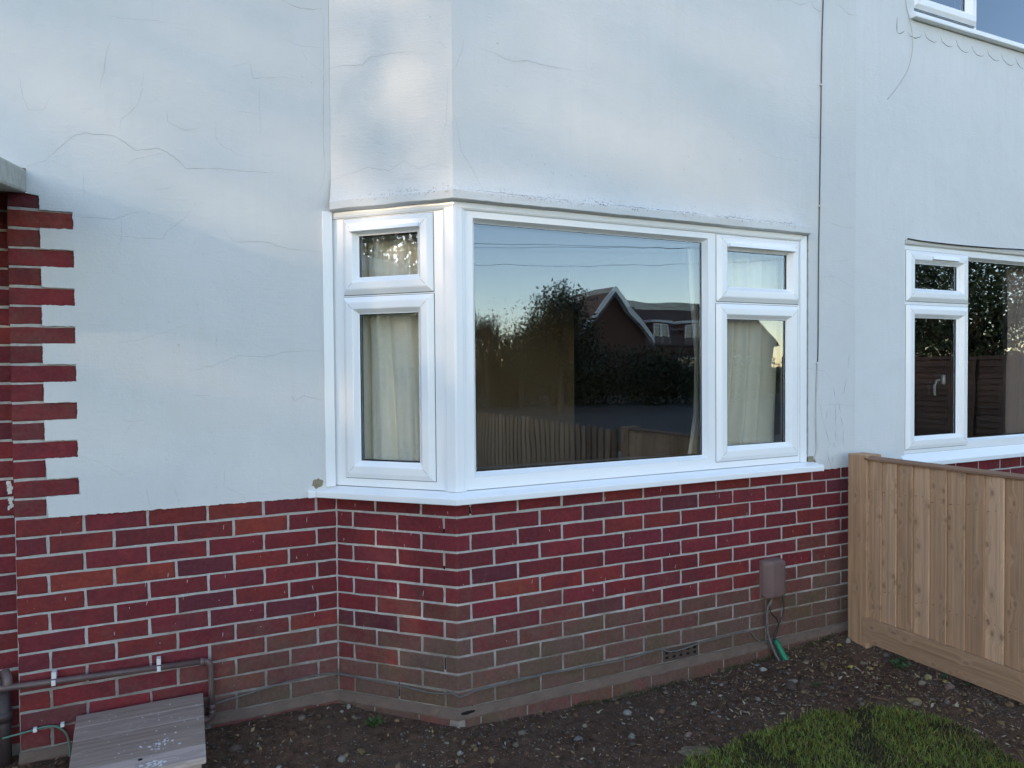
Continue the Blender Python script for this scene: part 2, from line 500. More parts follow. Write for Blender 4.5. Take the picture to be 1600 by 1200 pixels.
_bm_cache = {}
def brick_mesh(L, H, var, seedn, dep=.045):
    key = (round(L, 3), round(H, 3), var, dep)
    if key in _bm_cache: return _bm_cache[key]
    rg = random.Random(hash(key) & 0xffff)
    j = lambda a: rg.uniform(-a, a)
    cx = [0, .33, .67, 1]
    ring = [(0,0),(.33,0),(.67,0),(1,0),(1,.5),(1,1),(.67,1),(.33,1),(0,1),(0,.5)]
    o = [(a*L+j(.0018), b*H+j(.0017)) for a, b in ring]
    V = []; F = []
    for (x, z) in o: V.append((x, dep, z))
    for (x, z) in o: V.append((x, .0025, z))
    for (x, z) in o:
        ex = .0040+j(.0016); ez = .0036+j(.0014)
        V.append((min(max(x, ex), L-ex), j(.0004), min(max(z, ez), H-ez)))
    n = len(ring)
    for r_ in (0, n):
        for i in range(n): F.append((r_+i, r_+(i+1) % n, r_+n+(i+1) % n, r_+n+i))
    F.append(tuple(2*n+i for i in range(n)))
    me = bpy.data.meshes.new('brick'); me.from_pydata(V, [], F); me.update()
    me.materials.append(M['brick'])
    _bm_cache[key] = me
    return me

def put_brick(W, u, z, L, H, parent, rng, rotz, dirt, proud=0.0, col=None, dark=1.0, dep=.045):
    me = brick_mesh(L, H, rng.randrange(4), 0, dep)
    p = W(u, z+rng.uniform(-.0010, .0010), proud+rng.uniform(-.001, .0012))
    o = link('brick', me, None, parent, p, rotz+rng.uniform(-.002, .002))
    o.rotation_euler[1] = rng.uniform(-.004, .004)
    c = col or pick_col(rng)
    o.color = (c[0]*dark, c[1]*dark, c[2]*dark, max(0, min(1, dirt)))
    return o

def rect_bricks(W, joints, z, H, parent, rng, rotz, dirtf, j=.010, proud=0.0, rev=False, dep=.045):
    """bricks between successive joint centres"""
    for a, b_ in zip(joints[:-1], joints[1:]):
        lo, hi = min(a, b_)+j/2, max(a, b_)-j/2
        if hi-lo < .02: continue
        start = hi if rev else lo
        put_brick(W, start, z, hi-lo, H, parent, rng, rotz, dirtf((lo+hi)/2, z, rng), proud, dep=dep)

H = .065
def zc(k): return -.075*(k-1)+.005        # bottom of course k
rng = random.Random(11)
def dirt_left(u, z, g):
    d = (-.42-z)/.35*(1.0 if u > -1.0 else .35) + g.uniform(-.25, .25)
    return d*.9 if u > -1.1 else d*.5
def dirt_facet(t, z, g):
    return ((-.36-z)/.30)*(1.1-t*1.2) + g.uniform(-.2, .25)
def dirt_front(u, z, g):
    base = (-.42-z)/.36
    if u < .9: base += .25*math.exp(-((u-.45)/.35)**2)*(1 if z < -.25 else 0)
    if u > 1.75: base += .5*min(1, (u-1.75)/.35)*(1 if z < -.15 else .25)
    return base + g.uniform(-.25, .25)

for k_ in range(1, 13):
    z = zc(k_)
    even = k_ % 2 == 0
    # main wall left of the bay
    if even: js = [-1.6347+.0]+[-.6319-.225*i for i in range(4, -1, -1)]+[-.423+.004]
    else: js = [-1.6347]+[-.5097-.225*i for i in range(4, -1, -1)]+[-.423+.004]
    js[0] -= .005
    rect_bricks(WL, js, z, H, house, rng, 0, dirt_left)
    # splayed side
    js = [.0614, .2864, .5114, .598] if even else [.1706, .3956, .598]
    rect_bricks(WS, js, z, H, house, rng, -math.pi/4, dirt_facet, rev=True)
    # front
    s0 = .1746 if even else .0645
    js = [s0+.225*i for i in range(0, 11)]
    js = [q for q in js if q < 2.40]+[2.42]
    if k_ == 12:
        # leave room for the air brick
        js2 = [q for q in js]
        for a_, b_ in zip(js2[:-1], js2[1:]):
            if a_ < 1.19 < b_: AB = (a_+.005, b_-.005)
        for a_, b_ in zip(js2[:-1], js2[1:]):
            if not (a_ < 1.19 < b_): rect_bricks(WF, [a_, b_], z, H, house, rng, 0, dirt_front)
    else:
        rect_bricks(WF, js, z, H, house, rng, 0, dirt_front)
    # squint brick that turns the corner
    ta, xb = (.0614-.005, .1746-.005) if even else (.1706-.005, .0645-.005)
    def plan(off):
        pts = []
        for q in (ta, ta*.5, .022): pts.append((-q*S-off*S, q*S-off*S))
        pts.append((-.0085*S-off*S, .0085*S-off*S-.0005)); pts.append((.0085, -off-.0005))
        for q in (.022, xb*.5, xb): pts.append((q, -off))
        return pts
    b = MB(); rows = [(0, -.02), (0, -.0025), (.003, 0), (H-.003, 0), (H, -.0025), (H, -.02)]
    np_ = len(plan(0))
    V = []
    for (zz, of) in rows:
        P = plan(of+random.uniform(-.0003, .0003))
        if zz in (.003, H-.003):
            P[0] = tuple(Vector(P[0]).lerp(Vector(P[1]), .04)); P[-1] = tuple(Vector(P[-1]).lerp(Vector(P[-2]), .04))
        V += [(x, y, z+zz) for x, y in P]
    F = [(r_*np_+i, r_*np_+i+1, (r_+1)*np_+i+1, (r_+1)*np_+i) for r_ in range(len(rows)-1) for i in range(np_-1)]
    F += [tuple(r_*np_ for r_ in range(len(rows))), tuple(r_*np_+np_-1 for r_ in range(len(rows)))]
    b.add(V, F); o = b.build('brick', M['brick'], house)
    c = pick_col(rng); o.color = (*c, max(0, min(1, (-.30-z)/.3)))

# plinth course, standing 20 mm forward
def zp(x): return -.93
for (W, js, rz, rev, df) in ((WL, [-1.64+.2*0]+[-1.42, -1.195, -.97, -.745, -.52, -.41], 0, False, dirt_left),
                        (WS, [.03, .18, .40, .60], -math.pi/4, True, dirt_facet),
                        (WF, [.02, .095, .32, .545, .77, .995, 1.22, 1.445, 1.67, 1.895, 2.12, 2.345, 2.42], 0, False, dirt_front)):
    for a_, b_ in zip(js[:-1], js[1:]):
        lo, hi = min(a_, b_)+.004, max(a_, b_)-.004
        put_brick(W, hi if rev else lo, -.93, hi-lo, H+.004, house, rng, rz, .88+rng.uniform(-.12, .1) if W is not WL else .5, .021)

# quoins beside the porch
for q in range(0, 17):
    z = .005+.075+.074*q
    if z+.064 > 1.33: break
    L_ = .103-.0 if q % 2 == 0 else .213
    x0 = -1.6397
    hgt = .064
    if q == 16: hgt = .058
    put_brick(WL, x0, z, (-1.5319-.002-x0) if q % 2 == 0 else (-1.424-x0), hgt, house, rng, 0, .12+rng.uniform(0, .2), 0.0)
# recessed porch jamb behind
def WR(u, z, n): return (u, D+.075-n, z)
for q in range(-12, 17):
    z = .005+.075+.074*q if q > 0 else .005+.075*(q+1)
    a_ = -1.85 if q % 2 else -1.74
    rect_bricks(WR, ([-1.86, -1.625] if q % 2 else [-1.86, -1.745, -1.60]), z, .064, house, rng, 0, lambda u, z, g: .05, j=.011)

# mortar bed behind everything: one profile following the walls
def outline(off, xl=-1.637, xr=2.42):
    """plan of the wall face moved outwards by off, left end to right end"""
    return [(xl, D-off), (-D-off*(math.sqrt(2)-1), D-off), (-off*T8, -off), (xr, -off)]
def prism(name, off, z0, z1, mat, parent, inner=.25, xl=-1.637, xr=2.42, div=1):
    b = MB()
    fo = outline(off, xl, xr)
    bi = outline(-inner, xl, xr)
    n = len(fo); V = []
    for z in (z0, z1): V += [(x, y, z) for x, y in fo]+[(x, y, z) for x, y in bi]
    F = []
    for i in range(n-1):
        F.append((i, i+1, 2*n+i+1, 2*n+i)); F.append((n+i+1, n+i, 3*n+i, 3*n+i+1))
        F.append((i+1, i, n+i, n+i+1)); F.append((2*n+i, 2*n+i+1, 3*n+i+1, 3*n+i))
    F.append((0, 2*n, 3*n, n)); F.append((n-1, 2*n-1, 4*n-1, 3*n-1))
    return b.add(V, F).build(name, mat, parent)
prism('mortar_bed', -.0035, -1.14, .064, M['mortar'], house)
prism('plinth_mortar', .0165, -1.14, -.862, M['mortar3'], house, inner=-.003)
# sloped mortar fillet on top of the plinth
def strip(name, prof, mat, parent, xl=-1.64, xr=2.42):
    b = MB(); V = []; n = 4
    for (off, z) in prof: V += [(x, y, z) for x, y in outline(off, xl, xr)]
    F = [(r_*n+i, r_*n+i+1, (r_+1)*n+i+1, (r_+1)*n+i) for r_ in range(len(prof)-1) for i in range(n-1)]
    return b.add(V, F).build(name, mat, parent)
b = MB()
cols = []
for i in range(0, 34): cols.append(('L', -1.64+i*(1.64-D)/33))
for i in range(1, 20): cols.append(('S', .598-.598*i/19))
for i in range(1, 70): cols.append(('F', 2.42*i/69))
V = []
prof = [(.020, -.864), (.021, -.858), (.012, -.842), (.002, -.828), (-.004, -.826)]
def colpt(kind, u, off):
    if kind == 'L':
        x = u if u < -D-.001 else -D-off*(math.sqrt(2)-1)
        return (x, D-off)
    if kind == 'S':
        f = u/.598
        A = Vector((-D-off*(math.sqrt(2)-1), D-off)); C_ = Vector((-off*T8, -off))
        return tuple(C_.lerp(A, f))
    return (u+(-off*T8 if u < 1e-6 else 0), -off)
for (kd, u) in cols:
    for k_, (of, z) in enumerate(prof):
        q = .0055*noise.noise((u*19+(5 if kd == 'F' else 0), k_*3.1, 2.2))
        x, y = colpt(kd, u, of+q)
        V.append((x, y, z+q*.9))
np_ = len(prof)
F = [(c_*np_+i, (c_+1)*np_+i, (c_+1)*np_+i+1, c_*np_+i+1) for c_ in range(len(cols)-1) for i in range(np_-1)]
b.add(V, F).build('mortar_fillet', M['mortar2'], house)
# quoin mortar
b = MB(); b.box(-1.637, -1.40, D+.003, D+.06, .064, 1.315); b.build('mortar_bed', M['mortar'], house)
b = MB(); b.box(-1.86, -1.638, D+.078, D+.14, -1.14, 1.33); b.build('mortar_bed', M['mortar'], house)

# wall core (structure behind mortar and render)
b = MB()
b.box(-1.40, -D-.02, D+.004, D+.25, .0645, 1.40)
b.box(-1.637, -1.40, D+.0605, D+.0745, .0645, 1.33)
b.box(-1.855, -1.40, D+.141, D+.25, -1.14, 1.33)
b.box(2.06, 2.80, .004, .25, .064, 1.345)
b.build('wall_core', M['room'], house)
prism('wall_core', .0, 1.402, 4.6, M['room'], house, xl=-3.4, xr=2.42)
b = MB(); b.box(2.4205, 5.6, .0, .25, 1.402, 2.662); b.box(2.4205, 2.88, .0, .25, 2.6625, 4.6); b.box(2.8805, 5.6, .0, .25, 3.955, 4.6); b.box(5.365, 5.6, 0, .25, 2.663, 3.9545)
b.build('wall_core', M['room'], nhouse)
# lining over the window heads
b = MB(); b.box(.02, 5.6, .035, .25, 1.346, 1.4015)
b.add([WS(.598, 1.346, -.035), WS(0, 1.346, -.035), WS(0, 1.346, -.25), WS(.598, 1.346, -.25), WS(.598, 1.401, -.035), WS(0, 1.401, -.035), WS(0, 1.401, -.25), WS(.598, 1.401, -.25)],
      [(0,1,2,3),(4,5,6,7),(0,1,5,4),(1,2,6,5),(2,3,7,6),(3,0,4,7)])
b.build('lintel', M['room'], house)

# ------------------------------------------------------------------ render coat
def extrude_poly(name, P, W, n0, n1, mat, parent):
    n = len(P); b = MB()
    V = [W(u, z, n1) for u, z in P]+[W(u, z, n0) for u, z in P]
    F = [tuple(range(n)), tuple(range(2*n-1, n-1, -1))]
    F += [(i, (i+1) % n, n+(i+1) % n, n+i) for i in range(n)]
    return b.add(V, F).build(name, mat, parent)
def jag(p, q, step=.006, amp=.0022):
    p = Vector(p); q = Vector(q); L_ = (q-p).length; n = max(1, int(L_/step)); nn = Vector((-(q-p).y, (q-p).x)).normalized()
    out = []
    for i in range(n):
        a_ = p.lerp(q, i/n)
        if 0 < i: a_ = a_+nn*(random.uniform(-amp, amp)*.6+amp*1.4*noise.noise((a_.x*40, a_.y*40, 0)))
        out.append((a_.x, a_.y))
    return out
P = []
P += jag((-.425, .066), (-1.531, .072))
z = .074
for q in range(0, 17):
    x = -1.533 if q % 2 == 0 else -1.424
    z0 = .074+.074*q+(0 if q % 2 == 0 else -.000); z1 = min(.074+.074*(q+1), 1.312)
    lo = z0+(.002 if q % 2 == 0 else .006); hi = z1+(.006 if q % 2 == 0 else .000)
    P += jag((x+(.006 if q < 3 else 0), lo if q else .074), (x, hi), .006, .002)
    if q < 16:
        nx_ = -1.533 if (q+1) % 2 == 0 else -1.424
        P += jag((x, hi), (nx_, hi), .006, .0018)
P += [(-1.574, 1.318), (-1.574, 1.412), (-3.4, 1.412), (-3.4, 4.6), (-.43, 4.6)]
extrude_poly('render_coat', P, WL, -.003, .008, M['render'], house)

def offs(z):
    pts = [(1.3449,.0455),(1.347,.047),(1.380,.0455),(1.384,.043),(1.387,.038),(1.40,.032),(1.43,.022),(1.48,.0135),(1.55,.0095),(1.66,.008),(9,.008)]
    return float(np.interp(z, [a_[0] for a_ in pts], [a_[1] for a_ in pts]))
rows = [1.345, 1.347, 1.354, 1.363, 1.372, 1.380, 1.383, 1.385, 1.388, 1.40, 1.415, 1.43, 1.45, 1.475, 1.50, 1.54, 1.58, 1.64, 1.70, 1.9, 2.3, 3.0, 4.6]
cols = [('S', .598*(1-i/24)) for i in range(24)]+[('F', 2.03*i/90) for i in range(91)]
V = []; nr = len(rows)+2
for (kd, u) in cols:
    xx = u if kd == 'F' else -u
    q1 = .0030*noise.noise((xx*7, 3, 0))+.0022*noise.noise((xx*33, 8, 0))
    fade = 1.0 if kd == 'S' else max(0, min(1, (2.03-u)/.12))
    V.append((*colpt(kd, u, -.04), 1.340)); V.append((*colpt(kd, u, .030), 1.341+q1))
    for z in rows:
        of = offs(z)
        if z >= 1.386: of = .008+(of-.008)*fade
        if z < 1.55: of += (.0026*noise.noise((xx*6, z*22, 5))+.0018*noise.noise((xx*30, z*40, 9)))*(1 if z < 1.5 else .4)*fade
        V.append((*colpt(kd, u, of), z+(q1 if z < 1.386 else 0)+(.0016*noise.noise((xx*25, z*9, 1)) if 1.381 < z < 1.39 else 0)))
F = [(c_*nr+i, (c_+1)*nr+i, (c_+1)*nr+i+1, c_*nr+i+1) for c_ in range(len(cols)-1) for i in range(nr-1)]
capv = [V[(len(cols)-1)*nr+i] for i in range(nr-14)]
MB().add([(x-.0005, y, z) for x, y, z in capv], [tuple(range(len(capv)))]).build('render_coat', M['render'], house)
rc = MB().add(V, F).build('render_coat', M['render'], house)
me = rc.data
me.polygons.foreach_set('use_smooth', [True]*len(me.polygons))
try: me.set_sharp_from_angle(angle=R(28))
except Exception: pass
P = [(2.020, 4.6), (2.020, 1.62), (2.0285, 1.60), (2.0285, 1.345), (2.05, 1.345)]+jag((2.05, 1.34), (2.05, .118), .02, .0016)+[(2.11, .112)]+jag((2.11, .060), (2.4198, .062), .008, .002)+[(2.4198, 4.6)]
extrude_poly('render_coat', P, WF, -.003, .0078, M['render'], house)

# neighbour's render, laid a few millimetres further back with a visible joint
def WN(u, z, n): return (u, -n, z)
NB0, NB1 = 2.83, 5.35
P = jag((2.4100, .030), (2.80, .030), .008, .002)+[(2.80, .10), (NB0, .10), (NB0, 1.372)]+jag((NB0, 1.372), (5.36, 1.372), .02, .0015)+[(5.36, .03), (7.5, .03), (7.5, 4.6), (5.36, 4.6), (5.36, 2.664)]+jag((5.36, 2.664), (2.885, 2.664), .02, .0015)+[(2.885, 3.95), (5.36, 3.95), (5.359, 4.6), (2.4100, 4.6)]
extrude_poly('render_coat', P, WN, -.003, .0076, M['render2'], nhouse)
b = MB(); b.box(2.4215, 7.5, .0035, .25, -1.14, .03)
b.build('mortar_bed', M['mortar'], nhouse)
b = MB(); b.box(2.8005, NB0, .004, .25, .031, 1.345); b.box(5.36, 7.5, .004, .25, .031, 1.4)
b.build('wall_core', M['room'], nhouse)
for k_ in range(1, 13):
    z = zc(k_)-.0+.0
    if k_ == 1: z = -.042; 
    zz = -.042-.075*(k_-1)
    s0 = 2.4265 if k_ % 2 else 2.4265-.1125
    js = [s0+.225*i for i in range(0, 14)]
    js = [2.4215]+[q for q in js if q > 2.45]
    rect_bricks(WN, js, zz, .065, nhouse, rng, 0, lambda u, z, g: max(0, (-.45-z)/.4)+g.uniform(-.1, .1), dep=.03)

# ------------------------------------------------------------------ porch canopy and porch
b = MB()
y0, y1 = D+.01, D-.62
sl = .16
V = []
for x in (-3.2, -1.574):
    V += [(x, D+.02, 1.322), (x, y1, 1.322-.62*sl), (x, y1, 1.412-.62*sl), (x, D+.02, 1.414)]
b.add(V, [(0,1,2,3),(7,6,5,4),(0,4,5,1),(1,5,6,2),(2,6,7,3),(3,7,4,0)])
cn = b.build('porch_canopy', M['concrete'], house, bevel=.012)
b = MB(); b.box(-3.4, -3.0, D, D+.25, -1.14, 1.41); b.box(-3.0, -2.95, D+.25, 1.6, -1.14, 1.41); b.box(-1.90, -1.86, D+.2505, 1.6, -1.14, 1.41)
b.box(-2.95, -1.90, 1.5, 1.6, -1.14, 1.41); b.box(-3.0, -1.86, D+.02, 1.6, 1.411, 1.46); b.box(-2.95,-1.9,D+.1,1.499,-1.14,-.75)
b.box(-3.0, -1.8601, D+.021, D+.25, 1.3305, 1.4105); b.box(-1.86, -1.6375, D+.021, D+.14, 1.3305, 1.4105)
b.build('porch_wall', M['farbrick'], house)
b = MB(); b.box(-2.85, -2.0, 1.44, 1.498, -.75, 1.3); dr = b.build('door', M['door'], house)
b = MB(); b.tube([(-2.08, 1.40, .25), (-2.08, 1.44, .25)], .02, 10); b.build('door_knob', M['metal'], dr)

# ------------------------------------------------------------------ windows
def mframe(name, W, u0, u1, z0, z1, prof, mat, parent):
    """mitred frame: prof = [(inset, n)...] lofted round the rectangle"""
    b = MB(); V = []
    for (i, n) in prof: V += [W(u0+i, z0+i, n), W(u1-i, z0+i, n), W(u1-i, z1-i, n), W(u0+i, z1-i, n)]
    F = [(r_*4+k, r_*4+(k+1) % 4, (r_+1)*4+(k+1) % 4, (r_+1)*4+k) for r_ in range(len(prof)-1) for k in range(4)]
    return b.add(V, F).build(name, mat, parent)
def pane(name, W, u0, u1, z0, z1, n, mat, parent, tilt=0.0):
    b = MB(); V = [W(u0, z0, n), W(u1, z0, n+tilt*.3), W(u1, z1, n-tilt), W(u0, z1, n-tilt)]
    return b.add(V, [(0, 1, 2, 3)]).build(name, mat, parent, fix=False)
SASH = [(0, -.02), (0, .004), (.004, .008), (.020, .020), (.026, .0215), (.052, .0215), (.056, .020), (.074, -.002), (.077, -.003)]
FIXP = [(0, .0005), (.002, .0005), (.0165, -.028), (.019, -.029)]
def glazing(W, u0, u1, z0, z1, n, parent):
    """sealed unit: outer pane, black spacer, inner pane"""
    pane('pane', W, u0-.006, u1+.006, z0-.006, z1+.006, n, M['glass'], parent)
    pane('pane', W, u0-.006, u1+.006, z0-.006, z1+.006, n-.018, M['glass2'], parent, .0045*(z1-z0))
    mframe('gasket_and_gap_shade', W, u0-.0025, u1+.0025, z0-.0025, z1+.0025, [(0, n+.0035), (.0035, n+.003), (.004, n+.0005)], M['seal_and_gap_shade'], parent)
    mframe('spacer', W, u0-.006, u1+.006, z0-.006, z1+.006, [(0, n-.003), (.011, n-.003), (.011, n-.016), (0, n-.016)], M['seal_and_gap_shade'], parent)
def sash(W, u0, u1, z0, z1, g, parent, hood=None, handle=None):
    """g = glass rectangle"""
    gu0, gu1, gz0, gz1 = g
    sw = (g[0]-u0)
    f = mframe('sash', W, u0, u1, z0, z1, SASH, M['upvc'], parent)
    for (cu, cz_, su, sz_) in ((u0, z0, 1, 1), (u1, z0, -1, 1), (u0, z1, 1, -1), (u1, z1, -1, -1)):    # welded mitres
        mb = MB(); e = .0004
        A_ = W(cu+su*(.022+e), cz_+sz_*(.022-e), .0213); B_ = W(cu+su*(.052+e), cz_+sz_*(.052-e), .0219); C_ = W(cu+su*(.052-e), cz_+sz_*(.052+e), .0219); D_ = W(cu+su*(.022-e), cz_+sz_*(.022+e), .0213)
        mb.add([A_, B_, C_, D_], [(0, 1, 2, 3)]).build('weld_line', M['greycable'], f, fix=False)
    # glazing bead runs from the sash face to the visible glass edge
    b = MB(); i = .077; n = -.003
    V = [W(u0+i, z0+i, n), W(u1-i, z0+i, n), W(u1-i, z1-i, n), W(u0+i, z1-i, n), W(gu0, gz0, -.011), W(gu1, gz0, -.011), W(gu1, gz1, -.011), W(gu0, gz1, -.011)]
    b.add(V, [(0,1,5,4),(1,2,6,5),(2,3,7,6),(3,0,4,7)]).build('bead', M['upvc'], f)
    mframe('gasket_and_gap_shade', W, u0-.0022, u1+.0022, z0-.0026, z1+.0018, [(0, .0007), (.0024, .0008)], M['seal_and_gap_shade'], f)  # dark strip painted for the shadow gap round the sash edge
    glazing(W, gu0, gu1, gz0, gz1, -.0135, f)
    b = MB(); b.wbox(W, u0+.01, u1-.01, z0+.01, z0+.06, -.058, -.034); b.wbox(W, u0+.01, u1-.01, z1-.06, z1-.01, -.058, -.034)
    b.wbox(W, u0+.01, u0+.06, z0+.0602, z1-.0602, -.058, -.034); b.wbox(W, u1-.06, u1-.01, z0+.0602, z1-.0602, -.058, -.034)
    b.build('inner_sash', M['upvc'], f)
    if hood:
        b = MB(); a_, c_, zz = hood
        V = [W(a_, zz+.020, .018), W(c_, zz+.020, .018), W(a_, zz+.016, .034), W(c_, zz+.016, .034), W(a_, zz, .040), W(c_, zz, .040), W(a_, zz-.001, .018), W(c_, zz-.001, .018)]
        b.add(V, [(0,1,3,2),(2,3,5,4),(4,5,7,6),(6,7,1,0),(0,2,4,6),(1,3,5,7)]).build('ventilator_hood', M['upvc'], f, bevel=.0015)
    if handle:
        u, zz, d = handle; b = MB()
        b.wbox(W, u-.012, u+.012, zz-.03, zz+.03, -.075, -.06); b.tube([W(u, zz, -.07), W(u+d*.012, zz-.004, -.10), W(u+d*.03, zz-.04, -.105), W(u+d*.025, zz-.10, -.105)], .008, 8)
        b.build('handle', M['upvc'], f, True)
    return f

def frame_part(name, parent): return MB()
# --- the bay window: one part of the house, its pieces one level deeper
fr = MB()
n0, n1 = -.060, .0
# front frame members
fr.wbox(WF, .045, .085, .168, 1.282, n0, n1); fr.wbox(WF, 1.366, 1.425, .168, 1.282, n0, n1)
fr.wbox(WF, 1.965, 2.02, .168, 1.282, n0, n1)
fr.wbox(WF, .045, 2.02, .1145, .1678, n0, n1); fr.wbox(WF, .045, 2.02, 1.2822, 1.345, n0, n1)
fr.wbox(WF, 1.4252, 1.9648, .935, .985, n0, n1-.0005)
# splayed side
fr.wbox(WS, .047, .100, .168, 1.282, n0, n1); fr.wbox(WS, .530, .598, .168, 1.282, n0, n1)
fr.wbox(WS, .047, .598, .1145, .1678, n0, n1); fr.wbox(WS, .047, .598, 1.2822, 1.345, n0, n1)
fr.wbox(WS, .1002, .5298, .935, .985, n0, n1-.0005)
bay = fr.build('bay_window', M['upvc'], house)
# head trim (a shallow strip below the lintel), end trims, corner post
b = MB()
V = []
hp = [(.0008, 1.309), (.006, 1.3105), (.011, 1.318), (.012, 1.330), (.012, 1.3402)]
for (of, z) in hp: V += [(*colpt('S', .598, of), z), (*colpt('F', 0.0, of), z), (2.0, -of, z)]
b.add(V, [(r_*3+i, r_*3+i+1, (r_+1)*3+i+1, (r_+1)*3+i) for r_ in range(len(hp)-1) for i in range(2)]).build('head_trim', M['upvc'], bay)
b = MB(); b.wbox(WF, 1.992, 2.040, .112, 1.3405, .0005, .0060); b.build('end_trim', M['upvc'], bay, bevel=.0015)
b = MB(); b.box(-.470, -D-.004, D-.026, D-.004, .112, 1.3405); b.build('end_trim', M['upvc'], bay, bevel=.0015)
# corner post: bay pole with two side flats and small reeded edges
def post_plan():
    return [WS(.050, 0, .0008), WS(.049, 0, .005), WS(.040, 0, .0065), WS(.038, 0, .0095), WS(.016, 0, .0105), (-.0062, -.0098, 0), (.0045, -.0118, 0), (.016, -.0105, 0), (.034, -.0095, 0), (.036, -.0065, 0), (.046, -.005, 0), (.047, -.0008, 0), (.02, .03, 0), (-.02, .03, 0)]
b = MB(); P = post_plan(); n = len(P)
V = [(x, y, .1125) for x, y, _ in P]+[(x, y, 1.3405) for x, y, _ in P]
b.add(V, [(i, (i+1) % n, n+(i+1) % n, n+i) for i in range(n)]+[tuple(range(n)), tuple(range(2*n-1, n-1, -1))]).build('corner_post', M['upvc'], bay)
# sill: one extrusion turning the corner
sp = [(-.03, .1115), (.002, .1115), (.010, .1095), (.066, .0965), (.0725, .0945), (.074, .0905), (.074, .0690), (.072, .0670), (.062, .0665), (-.03, .0665)]
V = []
for (of, z) in sp:
    xa = -D-math.sqrt(2)*of if of > 0 else -D
    V += [(xa, D-.008 if of > 0 else D, z), (-of*T8, -of, z), (2.088, -of, z)]
n = len(sp)
F = [(r_*3+i, r_*3+i+1, ((r_+1) % n)*3+i+1, ((r_+1) % n)*3+i) for r_ in range(n) for i in range(2)]+[tuple(r_*3+2 for r_ in range(n)), tuple(r_*3 for r_ in range(n))]
MB().add(V, F).build('window_sill', M['upvc'], bay)
# sill end caps
b = MB(); b.box(2.088, 2.093, -.0755, -.004, .066, .1); b.build('sill_end_cap', M['upvc'], bay, bevel=.001)
b = MB(); b.box(-.548, -.515, D-.03, D-.004, .067, .099); b.build('sill_end_cap', M['upvc'], bay, bevel=.004)
# fixed light
f = mframe('fixed_light', WF, .0852, 1.3658, .1680, 1.2822, FIXP, M['upvc'], bay)
glazing(WF, .104, 1.3468, .187, 1.263, -.0325, f)
sash(WF, 1.415, 1.982, .968, 1.305, (1.492, 1.905, 1.035, 1.228), bay, hood=(1.476, 1.93, 1.243))
sash(WF, 1.412, 1.976, .150, .956, (1.492, 1.897, .222, .881), bay)
sash(WS, .095, .538, .968, 1.305, (.165, .470, 1.037, 1.228), bay, hood=(.150, .490, 1.243))
sash(WS, .094, .540, .152, .958, (.167, .468, .228, .884), bay, handle=(.14, .62, 1))
# window board inside and reveals
b = MB()
V = [(*colpt('S', .598, -.0601), .150), (*colpt('F', 0, -.0601), .150), (2.02, .0601, .150), (2.02, .30, .150), (-.36, .47, .150)]
V += [(x, y, .115) for x, y, z in V]
b.add(V, [(0,1,2,3,4),(9,8,7,6,5),(0,1,6,5),(1,2,7,6),(2,3,8,7),(3,4,9,8),(4,0,5,9)]).build('window_board', M['upvc_in'], bay)
# crumbled mortar where the sill ends were cut in
for k_, (cx, cy, cz, w) in enumerate([(-.505, D-.004, .128, .045), (2.070, -.006, .122, .050)]):
    b = MB(); n = 18; V = [(cx, cy-.010, cz-.004)]
    for i in range(n):
        a_ = 2*math.pi*i/n; r_ = 1+random.uniform(-.18, .18)
        V.append((cx+w*.55*r_*math.cos(a_), cy-.004, max(cz+.022*r_*math.sin(a_), .112 if k_ else .100)))
    b.add(V, [(0, 1+i, 1+(i+1) % n) for i in range(n)])
    b.build('mortar_patch', simple('raw_mortar', (.27, .235, .16), .95, .4, 60, .006, 90), house)

# --- neighbour's ground-floor and upper windows
def neighbour_window(z0, z1, ub, us0, us1, uf, ue, split, gl, hood):
    fr = MB(); n0, n1 = -.055, -.004
    fr.wbox(WN, ub, us0+.012, z0+.04, z1-.035, n0, n1)
    fr.wbox(WN, ub, ue, z0-.002, z0+.0398, n0, n1); fr.wbox(WN, ub, ue, z1-.0348, z1+.012, n0, n1)
    fr.wbox(WN, us1-.012, uf-.010, z0+.04, z1-.035, n0, n1)
    fr.wbox(WN, ue-.6, ue-.56, z0+.04, z1-.035, n0, n1); fr.wbox(WN, ue-.05, ue, z0+.04, z1-.035, n0, n1)
    if len(gl) > 1: fr.wbox(WN, us0+.0122, us1-.0122, gl[1][1]-.02, gl[0][0]+.02, n0, n1-.0005)
    w = fr.build('window', M['upvc'], nhouse)
    f = mframe('fixed_light', WN, uf-.010, ue-.60, z0+.040, z1-.035, [(a_, n_-.004) for a_, n_ in FIXP], M['upvc'], w)
    glazing(WN, uf+.009, ue-.619, z0+.059, z1-.054, -.037, f)
    Wp = lambda u, z, n: WN(u, z, n-.004)
    for (sa, sb, g) in gl:
        sash(Wp, us0, us1, sa, sb, g, w, hood=hood if sb == max(q[1] for q in gl) else None,
             handle=(g[1]-.035, (sa+sb)/2-.02, -1) if sb != max(q[1] for q in gl) or len(gl) == 1 else None)
        du = ue-.045-us1
        sash(Wp, us0+du-.0, us1+du, sa, sb, (g[0]+du, g[1]+du, g[2], g[3]), w)
    return w
nw = neighbour_window(.108, 1.345, NB0, 2.853, 3.428, 3.437+.01, 5.36, .99,
    [(1.016, 1.318, (2.938, 3.340, 1.089, 1.240)), (.130, .994, (2.932, 3.337, .200, .922))], (3.06, 3.30, 1.268))
b = MB()
sp2 = [(-.004, .105), (.045, .062), (.05, .056), (.05, .032), (-.004, .030)]
V = []
for (of, z) in sp2: V += [(2.80, -of, z), (5.40, -of, z)]
n = len(sp2)
